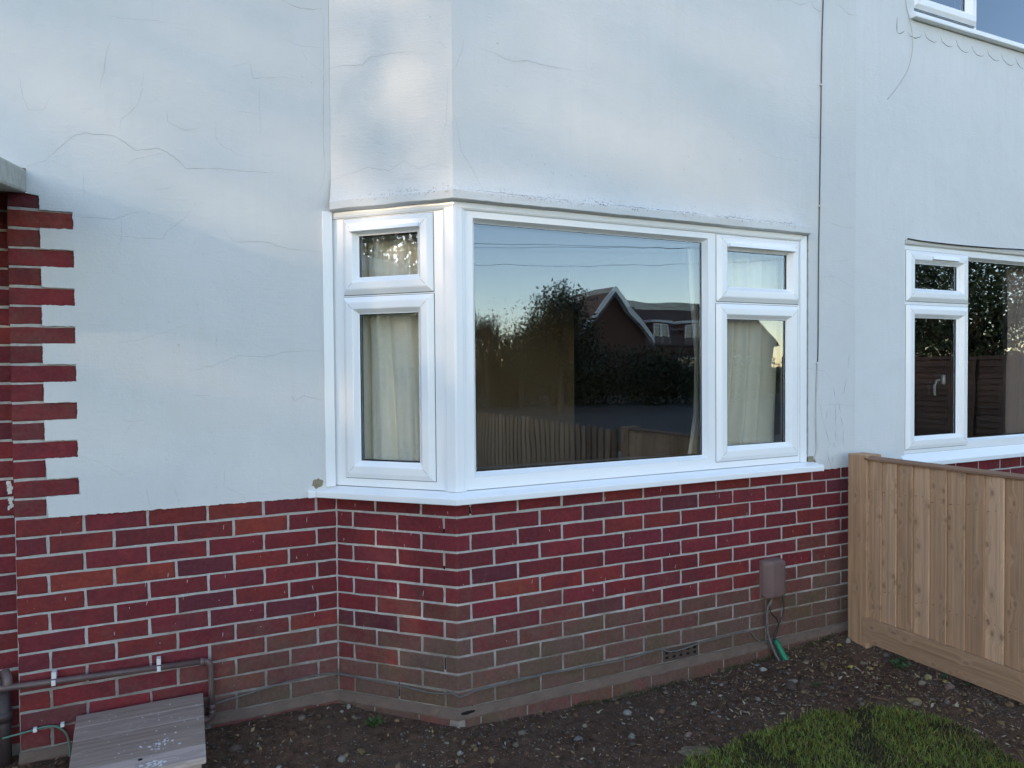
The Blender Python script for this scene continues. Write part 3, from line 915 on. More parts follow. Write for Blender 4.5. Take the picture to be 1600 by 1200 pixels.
b.add(V, [(r_*2, r_*2+1, ((r_+1) % n)*2+1, ((r_+1) % n)*2) for r_ in range(n)]+[tuple(r_*2 for r_ in range(n)), tuple(r_*2+1 for r_ in range(n))]).build('window_sill', M['upvc'], nw)
b = MB(); b.add([(2.832, .002, 1.345), (5.36, .002, 1.345), (5.36, -.012, 1.352), (2.832, -.012, 1.352), (2.832, -.016, 1.372), (5.36, -.016, 1.372), (5.36, .0, 1.376), (2.832, .0, 1.376)],
      [(0,1,2,3),(3,2,5,4),(4,5,6,7),(0,3,4,7),(1,2,5,6)]).build('head_trim', M['upvc_in'], nw)
uw = neighbour_window(2.690, 3.93, 2.886, 2.902, 3.495, 3.512, 5.36, 3.3, [(2.745, 3.90, (2.985, 3.405, 2.822, 3.82))], None)
b = MB(); b.box(2.87, 5.4, -.045, .003, 2.668, 2.692); b.build('window_sill', M['upvc'], uw, bevel=.004)

# ------------------------------------------------------------------ rooms behind the glass
def room(P, y1, z0, z1, parent, mats):
    """closed room on the footprint P; the front stays open towards the windows"""
    n = len(P)
    b = MB(); b.add([(x, y, z0) for x, y in P]+[(x, y, z0-.05) for x, y in P], [tuple(range(n)), tuple(range(2*n-1, n-1, -1))]+[(i, (i+1) % n, n+(i+1) % n, n+i) for i in range(n)]); b.build('room_floor', mats[2], parent)
    b = MB(); b.add([(x, y, z1) for x, y in P]+[(x, y, z1+.05) for x, y in P], [tuple(range(n)), tuple(range(2*n-1, n-1, -1))]+[(i, (i+1) % n, n+(i+1) % n, n+i) for i in range(n)]); b.build('room_ceiling', mats[3], parent)
    x0 = min(q[0] for q in P); x1 = max(q[0] for q in P)
    ya = [y for x, y in P if x == x0 and y < y1][0]; yb = [y for x, y in P if x == x1 and y < y1][0]
    b = MB(); b.box(x0, x1, y1, y1+.05, z0, z1); b.build('room_wall', mats[0], parent)
    b = MB(); b.box(x0-.05, x0, ya, y1, z0, z1); b.build('room_wall', mats[1], parent)
    b = MB(); b.box(x1, x1+.05, yb, y1, z0, z1); b.build('room_wall', mats[1], parent)
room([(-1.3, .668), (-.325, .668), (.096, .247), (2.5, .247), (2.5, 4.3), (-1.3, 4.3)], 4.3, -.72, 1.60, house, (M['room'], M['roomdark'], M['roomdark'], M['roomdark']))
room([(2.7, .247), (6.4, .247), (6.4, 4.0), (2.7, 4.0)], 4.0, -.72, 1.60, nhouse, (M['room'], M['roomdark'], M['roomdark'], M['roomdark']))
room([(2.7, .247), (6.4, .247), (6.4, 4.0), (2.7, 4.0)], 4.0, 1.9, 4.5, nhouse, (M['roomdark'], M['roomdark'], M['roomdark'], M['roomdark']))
b = MB(); b.box(1.35, 2.45, 3.2, 4.29, -.72, 1.59); b.build('chimney_breast', M['room2'], house)
b = MB(); b.box(-1.29, .2, 3.6, 4.29, -.72, 1.59); b.build('alcove_wall', M['roomdark'], house)
# ------------------------------------------------------------------ curtains
def curtain(name, P0, P1, z0, z1, folds, amp, seedv, mat, label, edge0=None, skew=.25, thick=.0025, nu=220, nz=40):
    P0 = Vector(P0); P1 = Vector(P1); d = (P1-P0); L_ = d.length; d.normalize(); nn = Vector((d.y, -d.x))
    V = []
    for j in range(nz+1):
        tz = j/nz; z = z0+(z1-z0)*tz
        for i in range(nu+1):
            s = i/nu
            e = edge0(tz) if edge0 else 0.0
            ss = s
            ph = folds*2*math.pi*(ss+skew*.12*math.sin(3*(1-tz)+seedv)*(1-ss)*ss*4)
            ph += .9*math.sin(5*ss+seedv)+.5*noise.noise((ss*4, tz*1.3, seedv))
            w = math.sin(ph)
            fr_ = (ph/(2*math.pi)) % 1.0-.5
            w = .55-2.3*math.exp(-(fr_/.13)**2)+.35*math.cos(2*ph)
            a_ = amp*(.75+.5*noise.noise((ss*5, tz*1.5, seedv+3)))
            off = a_*w+.012*noise.noise((ss*9, tz*2, seedv))+.002*noise.noise((ss*40, tz*5, seedv))
            lat = .010*math.cos(ph)*1.0
            q = P0+d*(s*L_+(1-s)*e+lat)+nn*off
            V.append((q.x, q.y, z))
    F = [(j*(nu+1)+i, j*(nu+1)+i+1, (j+1)*(nu+1)+i+1, (j+1)*(nu+1)+i) for j in range(nz) for i in range(nu)]
    o = MB().add(V, F).build(name, mat, None, True)
    sm = o.modifiers.new('thickness', 'SOLIDIFY'); sm.thickness = thick
    return tag(o, label, 'curtain')
# left: hangs just inside the splayed side
a_ = WS(.535, 0, -.125); c_ = WS(.02, 0, -.125)
curtain('curtain', a_[:2], c_[:2], .155, 1.335, 4.5, .030, 1.3, M['curtain'], 'cream curtain hanging behind the narrow splayed left side of the bay window')
def e0(tz): return float(np.interp(tz, [0, .2, .45, .75, 1], [-.02, .018, .028, .005, -.004]))
curtain('curtain', (1.34, .145), (1.99, .145), .155, 1.335, 5.5, .042, 4.1, M['curtain'], 'cream curtain drawn back at the right end of the bay window', e0, .5)
curtain('curtain', (4.05, .14), (4.7, .14), .13, 1.335, 7, .022, 2.2, M['pinkcurtain'], 'pale pinkish curtain at the right inside the neighbouring ground-floor window')

# ------------------------------------------------------------------ cracks, scallops, open joints
CRACKS={'left':[(1.6,[(-1.571,1.419),(-1.513,1.445),(-1.481,1.483),(-1.442,1.527),(-1.416,1.555),(-1.377,1.57),(-1.278,1.573),(-1.24,1.552),(-1.202,1.524),(-1.126,1.541),(-1.086,1.53),(-1.044,1.499),(-1.02,1.472),(-0.885,1.485),(-0.796,1.484),(-0.639,1.495)]),(1.2,[(-1.426,1.242),(-1.367,1.244),(-1.284,1.241),(-1.222,1.271),(-1.169,1.284)]),(1.0,[(-1.302,1.201),(-1.28,1.18),(-1.201,1.173),(-1.108,1.177),(-1.091,1.212),(-1.023,1.27),(-0.986,1.331)]),(1.3,[(-0.876,1.228),(-0.839,1.182),(-0.71,1.191),(-0.617,1.166),(-0.479,1.164)]),(0.8,[(-1.294,2.042),(-1.231,2.042),(-1.128,2.055),(-1.041,2.057)]),(0.8,[(-1.255,1.594),(-1.254,1.637),(-1.192,1.704),(-1.175,1.77),(-1.166,1.848)]),(0.8,[(-1.325,1.747),(-1.306,1.825),(-1.301,1.888),(-1.278,1.95)]),(0.9,[(-1.088,1.706),(-1.084,1.655),(-1.018,1.625),(-0.956,1.652)]),(0.7,[(-1.588,1.766),(-1.58,1.683),(-1.56,1.633),(-1.513,1.64),(-1.487,1.697)]),(0.8,[(-0.84,1.917),(-0.763,1.951),(-0.751,1.883),(-0.619,1.913),(-0.538,1.898)]),(1.2,[(-1.027,0.632),(-0.936,0.656),(-0.821,0.701),(-0.717,0.693),(-0.637,0.715),(-0.471,0.724)]),(1.0,[(-1.271,0.445),(-1.23,0.43),(-1.191,0.442)]),(0.8,[(-1.23,0.43),(-1.265,0.38)]),(0.8,[(-1.189,0.168),(-1.174,0.075)]),(0.8,[(-1.085,0.16),(-1.063,0.078)]),(0.7,[(-0.887,0.253),(-0.894,0.145),(-0.813,0.097),(-0.814,0.042)]),(0.6,[(-1.355,0.739),(-1.208,0.761),(-1.006,0.834)]),(0.6,[(-1.402,0.298),(-1.352,0.278),(-1.275,0.221),(-1.183,0.259)]),(1.0,[(-1.011,0.536),(-0.938,0.529)]),(1.4,[(-0.61,0.524),(-0.586,0.504),(-0.558,0.523),(-0.474,0.498)]),(1.6,[(-0.628,2.241),(-0.588,2.228),(-0.547,2.222),(-0.492,2.228),(-0.453,2.241)]),(0.8,[(-0.63,2.076),(-0.55,2.058),(-0.455,2.069)]),(0.7,[(-0.55,2.049),(-0.523,1.998),(-0.457,1.962)]),(0.7,[(-0.902,1.68),(-0.898,1.595),(-0.816,1.552)]),(0.6,[(-0.726,1.868),(-0.724,1.664),(-0.732,1.627)]),(0.6,[(-0.831,1.738),(-0.728,1.737)]),(0.8,[(-0.914,0.79),(-0.915,0.728)]),(0.7,[(-1.386,1.415),(-1.388,1.315)]),(0.8,[(-1.256,1.263),(-1.26,1.161),(-1.275,1.127)]),(0.7,[(-1.242,1.456),(-1.196,1.494),(-1.086,1.53)]),(0.9,[(-1.14,1.374),(-1.088,1.382),(-1.064,1.402)]),(0.8,[(-1.447,0.226),(-1.413,0.211)]),(0.9,[(-0.539,0.289),(-0.531,0.245)]),(1.8,[(-0.613,0.527),(-0.602,0.507),(-0.591,0.498)]),(1.3,[(-0.451,2.222),(-0.451,1.969),(-0.458,1.713),(-0.452,1.538),(-0.464,1.457),(-0.476,1.428)])],'facet':[(1.2,[(0.618,1.976),(0.544,1.985),(0.43,1.971),(0.382,1.997),(0.303,1.999),(0.149,1.989)]),(1.0,[(0.612,1.477),(0.47,1.506),(0.405,1.522),(0.294,1.494),(0.225,1.531),(0.155,1.491),(0.079,1.505),(0.008,1.479)]),(1.0,[(0.226,1.449),(0.233,1.367)]),(0.8,[(0.054,1.605),(0.027,1.663),(0.02,1.756),(0.016,1.862)]),(1.0,[(0.067,2.008),(0.044,2.007),(0.02,1.979)])],'front':[(1.0,[(-0.0,1.713),(0.019,1.649),(0.032,1.557),(0.075,1.489),(0.104,1.43),(0.124,1.386)]),(1.3,[(0.11,1.999),(0.184,1.993),(0.266,1.969),(0.353,1.987),(0.433,1.981),(0.58,1.984)]),(0.9,[(0.052,2.029),(0.037,1.959),(0.001,1.881)]),(1.6,[(2.24,2.646),(2.3,2.616),(2.351,2.591),(2.437,2.598)]),(0.8,[(2.019,1.877),(2.105,1.874),(2.188,1.891)]),(0.8,[(1.669,1.765),(1.802,1.735),(2.001,1.734)]),(0.9,[(2.159,1.42),(2.194,1.43),(2.303,1.407),(2.421,1.412)]),(0.8,[(2.082,1.116),(2.254,1.131),(2.355,1.089),(2.411,1.073)]),(0.6,[(2.413,0.676),(2.398,0.386),(2.393,0.205)]),(0.7,[(2.317,2.099),(2.327,2.058),(2.418,2.078)]),(0.7,[(2.358,1.821),(2.353,1.696),(2.42,1.721)]),(0.7,[(2.194,1.205),(2.38,1.233)]),(0.7,[(2.146,0.852),(2.229,0.846)]),(0.7,[(2.155,1.045),(2.381,0.971),(2.417,0.972)]),(0.9,[(2.025,0.624),(2.18,0.605),(2.23,0.534)]),(0.9,[(2.132,0.412),(2.23,0.42),(2.414,0.407)]),(2.2,[(2.366,0.712),(2.356,0.622)]),(2.2,[(2.341,0.568),(2.321,0.471)]),(2.4,[(2.24,0.516),(2.255,0.455)]),(2.4,[(2.26,0.426),(2.256,0.301)]),(2.2,[(2.296,0.353),(2.316,0.299)]),(2.4,[(2.316,0.281),(2.322,0.19)]),(2.0,[(2.171,0.315),(2.191,0.25),(2.211,0.196)]),(2.4,[(2.186,0.158),(2.206,0.114),(2.226,0.067)]),(2.0,[(2.196,0.392),(2.181,0.34)]),(2,[(2.241,0.212),(2.251,0.176)]),(2.5,[(2.141,0.592),(2.156,0.574)]),(1.8,[(2.127,0.451),(2.142,0.394),(2.166,0.315)]),(2.0,[(2.256,0.276),(2.261,0.211)]),(2.0,[(2.281,0.433),(2.296,0.371)]),(2,[(2.231,0.131),(2.236,0.098)]),(2.5,[(2.302,0.029),(2.302,-0.079),(2.313,-0.188),(2.308,-0.297),(2.318,-0.37)]),(1.5,[(2.323,-0.414),(2.329,-0.535)]),(1.3,[(2.319,-0.595),(2.304,-0.677),(2.263,-0.743)]),(1.2,[(1.964,-0.505),(1.998,-0.538),(2.026,-0.584)]),(1.2,[(2.143,-0.29),(2.182,-0.337)]),(1.6,[(1.898,2.574),(1.939,2.57),(1.986,2.566),(2.042,2.587),(2.061,2.608)]),(2.0,[(2.066,2.609),(2.09,2.573),(2.128,2.561),(2.157,2.56)]),(1.3,[(1.816,2.557),(1.87,2.565)])],'scallop':[(2.0,[(2.755,2.655),(2.753,2.606),(2.755,2.564)]),(2.0,[(2.755,2.564),(2.787,2.566),(2.82,2.588)]),(2.0,[(2.848,2.587),(2.867,2.569),(2.914,2.563),(2.952,2.576),(2.971,2.592)]),(2.0,[(2.996,2.618),(3.013,2.587),(3.048,2.575),(3.084,2.569),(3.107,2.58)]),(2.0,[(3.142,2.621),(3.157,2.589),(3.197,2.573),(3.227,2.57),(3.257,2.578)]),(2.0,[(3.291,2.623),(3.308,2.591),(3.339,2.57),(3.381,2.562),(3.412,2.573)]),(2.0,[(3.443,2.619),(3.458,2.588),(3.496,2.568),(3.539,2.567),(3.564,2.578)]),(2.0,[(3.596,2.626),(3.614,2.589),(3.658,2.57),(3.695,2.565),(3.724,2.576)]),(2.0,[(3.739,2.622),(3.762,2.585),(3.814,2.563),(3.852,2.564),(3.875,2.575)]),(2.0,[(3.892,2.622),(3.911,2.591),(3.944,2.569),(3.978,2.561)])]}

def crack_obj(name, items, W, off, mat, parent, jit=.0022):
    b = MB()
    for w, pts in items:
        w = w*(.0021 if name.startswith('scallop') else .00068)
        P = [Vector(p) for p in pts]; Q = []
        for a_, c_ in zip(P[:-1], P[1:]):
            n = max(1, int((c_-a_).length/.012))
            nn = Vector((-(c_-a_).y, (c_-a_).x)); nn = nn.normalized() if nn.length else nn
            for i in range(n):
                q = a_.lerp(c_, i/n)
                if jit: q = q+nn*jit*(noise.noise((q.x*55, q.y*55, 1))*2+random.uniform(-.4, .4))
                Q.append(q)
        Q.append(P[-1])
        V = []; m = len(Q)
        for i, q in enumerate(Q):
            t = (Q[min(i+1, m-1)]-Q[max(i-1, 0)]); nn = Vector((-t.y, t.x)).normalized() if t.length else Vector((0, 1))
            ww = w*(.45+.9*abs(noise.noise((q.x*30, q.y*30, 7)))+.2)*min(1, .3+2.5*min(i, m-1-i)/m)
            of = off(q) if callable(off) else off
            for s_ in (-1, 1):
                r_ = q+nn*ww*s_*.5
                V.append(W(r_.x, r_.y, of))
        b.add(V, [(2*i, 2*i+1, 2*i+3, 2*i+2) for i in range(m-1)])
    o = b.build(name, mat, parent, fix=False)
    if len(items) > 1: tag(o, kind='stuff')
    return o
def thin(it): return [x for x in it if x[0] < 1.7]
def thick(it): return [x for x in it if x[0] >= 1.7 and x[1][0][1] > .05]
of2 = lambda q: offs(q.y)+.0022+.0008
crack_obj('crack', thin(CRACKS['left']), WL, .0088, M['crack'], house)
crack_obj('crack', thick(CRACKS['left']), WL, .0088, M['crackd'], house)
crack_obj('crack', CRACKS['facet'], WS, of2, M['crack'], house)
crack_obj('crack', thin([c for c in CRACKS['front'] if c[1][0][1] > .05]), WF, lambda q: (of2(q) if q.x < 2.03 else .0092), M['crack'], house)
crack_obj('crack', thick(CRACKS['front']), WF, .0092, M['crackd'], house)
crack_obj('crack', [c for c in CRACKS['front'] if c[1][0][1] <= .05], WF, .0012, M['void'], house)
ridge = [(2.0, [(0.02, 1.386), (.3, 1.3865), (.6, 1.3855), (.62, 1.3865)]), (3.0, [(.75, 1.3865), (1.0, 1.3855), (1.3, 1.387), (1.32, 1.386)]), (2.6, [(1.36, 1.3865), (1.5, 1.3865), (1.62, 1.387)]), (1.8, [(1.62, 1.387), (1.95, 1.3865)])]
crack_obj('crack', ridge, WF, lambda q: .0425, M['crackd'], house, .004)
crack_obj('crack', [(1.4, [(.2, 1.385), (.2, 1.350)]), (1.6, [(1.18, 1.385), (1.182, 1.370), (1.181, 1.352)]), (1.0, [(1.5, 1.385), (1.502, 1.352)])], WF, lambda q: offs(q.y)+.003, M['crackd'], house)
crack_obj('scalloped_scoring', CRACKS['scallop'], WN, .0084, M['crackd'], nhouse, .0004)
hw = MB(); hw.tube(smoothpath([(2.84, -.019, 1.378), (3.0, -.020, 1.372), (3.3, -.022, 1.370), (3.7, -.021, 1.376), (4.1, -.021, 1.385), (5.3, -.02, 1.384)], 8), .0042, 6)
tag(hw.build('old_wire', M['blackcable'], None, True), 'thin black wire lying along the top of the neighbouring ground-floor window', 'wire')

# scars in the joints: a few slots of missing mortar
b = MB()
slots = [('S', .0614, -.07, .014, .020), ('S', .0614, -.225+.0, .008, .014), ('S', .0614, -.66, .006, .052), ('S', .2864, -.81, .0045, .062), ('F', .0645, .012, .010, .03), ('F', 1.2196, .010, .008, .03), ('F', 1.4446, .012, .009, .03), ('F', .0645, -.86, .004, .05)]
for kd, u, z, w, h in slots:
    W = WS if kd == 'S' else WF
    b.wbox(W, u-w/2, u+w/2, z, z+h, -.004, -.0022)
b.build('open_joint', M['void'], house)
# damaged corner at the plinth
b = MB(); b.wbox(WF, .008, .070, -.855, -.836, -.002, .0135); b.build('chipped_plinth', M['void'], house)

# white paint drips and specks on the bricks
b = MB(); rp = random.Random(5)
for _ in range(150):
    kd = rp.choice('LLSFFF'); u = {'L': rp.uniform(-1.62, -.45), 'S': rp.uniform(.02, .57), 'F': rp.uniform(.02, 2.38)}[kd]
    W = {'L': WL, 'S': WS, 'F': WF}[kd]; z = rp.choice([rp.uniform(-.5, .05), rp.uniform(-.8, .05)])
    if rp.random() < .35: w, h = rp.uniform(.0009, .0018), rp.uniform(.008, .030)
    else: w = rp.uniform(.0012, .003); h = w*rp.uniform(.8, 1.6)
    s_ = rp.uniform(-.15, .15)*h
    V = [W(u-w/2, z+h*.8, .0016), W(u, z+h, .0016), W(u+w/2, z+h*.85, .0016), W(u+w*.35+s_, z+h*.2, .0016), W(u+s_, z, .0016), W(u-w*.35+s_, z+h*.25, .0016)]
    b.add(V, [(0, 1, 2, 3, 4, 5)])
# smear on the recessed jamb
for q in range(26):
    u = -1.665+rp.uniform(-.008, .008); z = rp.uniform(.10, .21); w = rp.uniform(.003, .008)
    if .145 < z < .16: continue
    hh = .0018+.00008*q; b.add([WR(u-w, z, hh), WR(u+w*.8, z+.002, hh), WR(u+w, z+.014, hh), WR(u-w*.7, z+.012, hh)], [(0, 1, 2, 3)])
tag(b.build('paint_splashes', M['paint'], house, fix=False), kind='stuff')

# air brick
b = MB(); ab = (AB[0], AB[1]); zab = zc(12)
b.wbox(WF, ab[0], ab[1], zab, zab+.065, -.03, -.006)
air = b.build('air_brick', simple('dusty_terracotta', (.085, .058, .048), .9, .2, 30), house)
b = MB(); W_ = ab[1]-ab[0]
zs = [zab, zab+.012, zab+.026, zab+.036, zab+.050, zab+.065]
b.wbox(WF, ab[0], ab[1], zs[0], zs[1], -.0058, .0); b.wbox(WF, ab[0], ab[1], zs[2], zs[3], -.0058, .0); b.wbox(WF, ab[0], ab[1], zs[4], zs[5], -.0058, .0)
for row in (1, 3):
    n = 5; w = W_/n
    xs = [ab[0]]+[ab[0]+(i+.5)*w for i in range(n)]+[ab[1]]
    for i in range(n+1):
        a0 = ab[0] if i == 0 else ab[0]+(i-.5)*w+.010
        a1 = ab[1] if i == n else ab[0]+(i+.5)*w-.010
        b.wbox(WF, a0, a1, zs[row]+.0001, zs[row+1]-.0001, -.0058, -.0002)
b.build('grille', simple('dusty_terracotta', (.085, .058, .048), .9, .2, 30), air)
b = MB(); b.wbox(WF, ab[0]+.01, ab[1]-.01, zs[1], zs[4], -.0034, -.0030); b.build('grille_void', M['void'], air)

# ------------------------------------------------------------------ cables on the wall
b = MB()
cp = [(2.155, 2.75), (2.155, 2.627), (2.146, 2.418), (2.141, 2.176), (2.137, 1.933), (2.128, 1.48), (2.123, 1.236), (2.119, .746), (2.114, .655)]
b.tube(smoothpath([(x, -.0115, z) for x, z in cp], 5), .0034, 8)
wc = b.build('wall_cable', M['greycable'], None, True)
tag(wc, 'long thin grey cable clipped straight down the white wall right of the bay window', 'cable')
b = MB(); b.tube(smoothpath([(x, -.012-.001*math.sin(i*2), z) for i, (x, z) in enumerate([(2.114, .655), (2.110, .60), (2.102, .40), (2.104, .28), (2.108, .184), (2.102, .150), (2.085, .125)])], 5), .0048, 8)
b.build('painted_end', M['cream'], wc, True)
for (x, z) in [(2.136, 2.165), (2.128, 1.508), (2.110, .652)]:
    b = MB(); b.box(x-.008, x+.008, -.019, -.007, z-.004, z+.004); b.build('clip', M['paint'], wc)
b = MB(); b.tube(smoothpath([(2.826, -.010, 2.78), (2.832, -.012, 2.723), (2.846, -.013, 2.69), (2.868, -.02, 2.59), (2.878, -.018, 2.499), (2.846, -.018, 2.382), (2.775, -.014, 2.277), (2.675, -.010, 2.17)], 6), .0018, 6)
tag(b.build('loose_wire', M['cream'], None, True), 'loose pale wire dangling beside the scalloped edge under the upper window', 'wire')
# low cable tacked round the brickwork
b = MB()
low = [(-1.10, D-.012, -.86), (-.99, D-.010, -.795), (-.985, D-.008, -.782), (-.921, D-.007, -.775), (-.698, D-.006, -.747), (-.60, D-.006, -.740), (-.504, D-.006, -.735), (-.440, D-.008, -.742), (-D-.004, D-.008, -.747)]
sd = [WS(.54, -.750, .006), WS(.45, -.752, .006), WS(.36, -.756, .006), WS(.281, -.757, .006), WS(.147, -.767, .006), WS(.06, -.762, .006), WS(.025, -.755, .007)]
ft = [(.002, -.009, -.768), (.017, -.008, -.766), (.05, -.006, -.762), (.085, -.006, -.756), (.25, -.006, -.752), (.415, -.006, -.749), (.62, -.006, -.756), (.836, -.006, -.761), (.95, -.006, -.755), (1.054, -.006, -.747), (1.11, -.008, -.768), (1.19, -.008, -.770), (1.30, -.007, -.758), (1.415, -.006, -.755), (1.617, -.006, -.753), (1.66, -.010, -.790), (1.70, -.014, -.815), (1.752, -.02, -.822)]
b.tube(smoothpath(low+sd+ft, 4), .0040, 6)
tag(b.build('low_cable', M['greycable'], None, True), 'thin dusty cable tacked along the lowest brick courses round the bay', 'cable')

# ------------------------------------------------------------------ junction box
def rounded_box(name, x0, x1, z0, z1, dep, r, mat, lx=.035):
    b = MB(); rings = []
    def ring(ins, y):
        pts = []
        for (cx, cz, a0) in ((x1-r, z1-r, 0), (x0+r, z1-r, 90), (x0+r, z0+r, 180), (x1-r, z0+r, 270)):
            for k in range(5):
                a_ = R(a0+k*22.5)
                rr = max(r-ins, .002)
                pts.append((cx+(rr)*math.cos(a_), y, cz+rr*math.sin(a_)))
        return pts
    for ins, y in ((0, 0), (0, -dep*.55), (.004, -dep*.8), (.014, -dep*.97), (.028, -dep)):
        rings.append(ring(ins, y-.001))
    n = 20; V = [p for rg in rings for p in rg]
    # slope the left flank
    V = [(x+(0 if y > -dep*.6 else (lx*(max(0, (x0+.05-x))/.05))*.9), y, z) for x, y, z in V]
    F = [(i*n+k, i*n+(k+1) % n, (i+1)*n+(k+1) % n, (i+1)*n+k) for i in range(4) for k in range(n)]+[tuple(4*n+k for k in range(n))]
    return b.add(V, F).build(name, mat, jb, True)
jb = empty('junction_box', (1.79, -.01, -.60), 'brown plastic cable box fixed to the brickwork near the timber fence', 'cable box')
rounded_box('cover', 1.708, 1.848, -.594, -.386, .055, .030, M['box'])
b = MB(); b.box(1.704, 1.852, -.004, .002, -.597, -.392); b.build('back_plate', M['box'], jb, bevel=.002)
b = MB(); b.tube(smoothpath([(1.765, -.03, -.585), (1.745, -.035, -.615), (1.730, -.03, -.645), (1.728, -.03, -.73), (1.738, -.035, -.80), (1.765, -.07, -.90), (1.80, -.115, -.955)], 7), .0075, 8)
b_ = MB(); b_.tube([(1.778, -.0575, -.405), (1.778, -.0555, -.405)], .0045, 10); b_.tube([(1.778, -.0575, -.575), (1.778, -.0555, -.575)], .0045, 10); b_.build('screw', M['greycable'], jb)
tag(b.build('cable', M['greycable'], None, True), 'thickest grey cable dropping from the brown cable box into the soil', 'cable')
b = MB(); b.tube(smoothpath([(1.772, -.03, -.585), (1.735, -.04, -.63), (1.75, -.042, -.67), (1.785, -.04, -.70), (1.800, -.038, -.74), (1.775, -.04, -.80), (1.757, -.05, -.83), (1.775, -.10, -.93)], 8), .0030, 6)
tag(b.build('cable', M['blackcable'], None, True), 'thin black cable curving across the thick cable under the brown box', 'cable')
b = MB(); b.tube(smoothpath([(1.835, -.03, -.588), (1.842, -.034, -.64), (1.840, -.034, -.68), (1.815, -.034, -.725), (1.78, -.036, -.765), (1.762, -.045, -.82), (1.79, -.11, -.95)], 8), .0030, 6)
tag(b.build('cable', M['blackcable'], None, True), 'thin black cable bowing out on the right below the brown box', 'cable')
# ribbed green duct
b = MB(); pth = smoothpath([(1.778, -.035, -.815), (1.792, -.05, -.85), (1.80, -.08, -.895), (1.812, -.12, -.95)], 16)
rr = [.0165 if i % 2 else .0145 for i in range(len(pth))]
b.tube(pth, rr, 14)
tag(b.build('duct', M['green'], None, True), 'short ribbed green duct leaning out of the soil under the brown box', 'duct')

# ------------------------------------------------------------------ waste pipe and down pipe
wp = empty('waste_pipe', (-1.3, D-.03, -.80), 'narrow brown waste pipe running along the bricks and turning down behind the plank cover', 'pipe')
yp = D-.032
b = MB(); b.tube([(-1.90, yp, -.548), (-1.70, yp, -.553), (-.99, yp, -.579)], .0118, 14)
arc = [(-.985+.026*math.sin(a_), yp, -.605+.026*math.cos(a_)) for a_ in [i*math.pi/12 for i in range(7)]]
b.tube([(-.995, yp, -.579)]+arc+[(-.959, yp, -.70), (-.957, yp, -.795)], .0118, 14)
b.build('pipe_run', M['pipe'], wp, True)
b = MB(); b.tube([(-1.0, yp, -.5785), (-.982, yp, -.579)], .0155, 14); b.build('socket', M['pipe'], wp, True)
b = MB()
arc = [(-.983+.026*math.cos(a_), yp, -.80-.026*math.sin(a_)) for a_ in [i*math.pi/12 for i in range(7)]]
b.tube([(-.957, yp, -.785)]+arc+[(-1.05, yp, -.826)], .0150, 14); b.build('elbow', M['pipe'], wp, True)
b = MB(); b.tube([(-.957, yp, -.765), (-.957, yp, -.785)], .0160, 14); b.build('socket', M['pipe'], wp, True)
for x in (-1.518, -1.154):
    zz = -.553-(x+1.70)*.0366
    b = MB(); b.box(x-.008, x+.008, yp-.002, D-.002, zz+.010, zz+.036); b.box(x-.007, x+.007, yp-.0145, yp-.0122, zz-.012, zz+.010)
    b.build('pipe_clip', M['paint'], wp, bevel=.0015)
dp = empty('drain_pipe', (-1.70, D+.02, -.9), 'dark upright drain pipe standing in the porch corner at the left edge', 'pipe')
b = MB(); b.tube([(-1.69, D+.02, -.53), (-1.69, D+.02, -.95)], .024, 18); b.build('stack', M['darkpipe'], dp, True)
b = MB(); b.tube([(-1.685, D+.01, -.50), (-1.672, D-.005, -.525), (-1.665, yp, -.553)], .017, 12); b.build('branch', M['pipe'], dp, True)
b = MB(); b.tube([(-1.69, D+.02, -.66), (-1.69, D+.02, -.70)], .029, 18); b.build('collar', M['darkpipe'], dp, True)
# pale green cable loop
b = MB(); b.tube(smoothpath([(-1.69, D-.012, -.752), (-1.629, D-.014, -.745), (-1.594, D-.014, -.741), (-1.55, D-.014, -.737), (-1.515, D-.014, -.745), (-1.485, D-.016, -.775), (-1.474, D-.02, -.82), (-1.470, D-.03, -.90)], 6), .0038, 8)
gcb = b.build('green_cable', M['greencable'], None, True)
tag(gcb, 'pale green cable looping off the bricks beside the plank cover', 'cable')
for x in (-1.585, -1.495):
    b = MB(); b.box(x-.006, x+.006, D-.022, D-.006, -.748, -.733); b.build('clip', M['paint'], gcb)

# ------------------------------------------------------------------ plank cover
cov = empty('plank_cover', (-1.22, .13, -.90), 'low grey weathered plank cover with white paint splashes standing against the bricks', 'wooden cover')
ys = [.400, .282, .172, .065, -.046, -.158]
for a_, c_ in zip(ys[:-1], ys[1:]):
    b = MB(); xl = -1.447+(.40-a_)*.05+.0; xr = -.990-(.40-a_)*.018
    xl2 = -1.447+(.40-c_)*.05; xr2 = -.990-(.40-c_)*.018
    y1_, y0_ = a_-.0022, c_+.0022
    V = [(xl2, y0_, -.735), (xr2, y0_, -.735), (xr, y1_, -.735), (xl, y1_, -.735), (xl2, y0_, -.712), (xr2, y0_, -.712), (xr, y1_, -.712), (xl, y1_, -.712)]
    MB().add(V, [(0,3,2,1),(4,5,6,7),(0,1,5,4),(1,2,6,5),(2,3,7,6),(3,0,4,7)])
    b.add(V, [(0,3,2,1),(4,5,6,7),(0,1,5,4),(1,2,6,5),(2,3,7,6),(3,0,4,7)])
    b.build('plank', M['plank'], cov, bevel=.0035)
b = MB(); b.box(-1.405, -1.015, -.135, -.112, -.96, -.7355); b.build('front_board', M['plank'], cov, bevel=.002)
b = MB(); b.box(-1.037, -1.014, -.1115, .39, -.96, -.7355); b.build('side_board', M['plank'], cov, bevel=.002)
b = MB(); b.box(-1.410, -1.385, -.1115, .39, -.96, -.7355); b.build('side_board', M['plank'], cov, bevel=.002)
b = MB(); b.tube([(-1.208, -.072, -.7115), (-1.208, -.072, -.7112)], .008, 14); b.build('knot_hole', M['void'], cov)
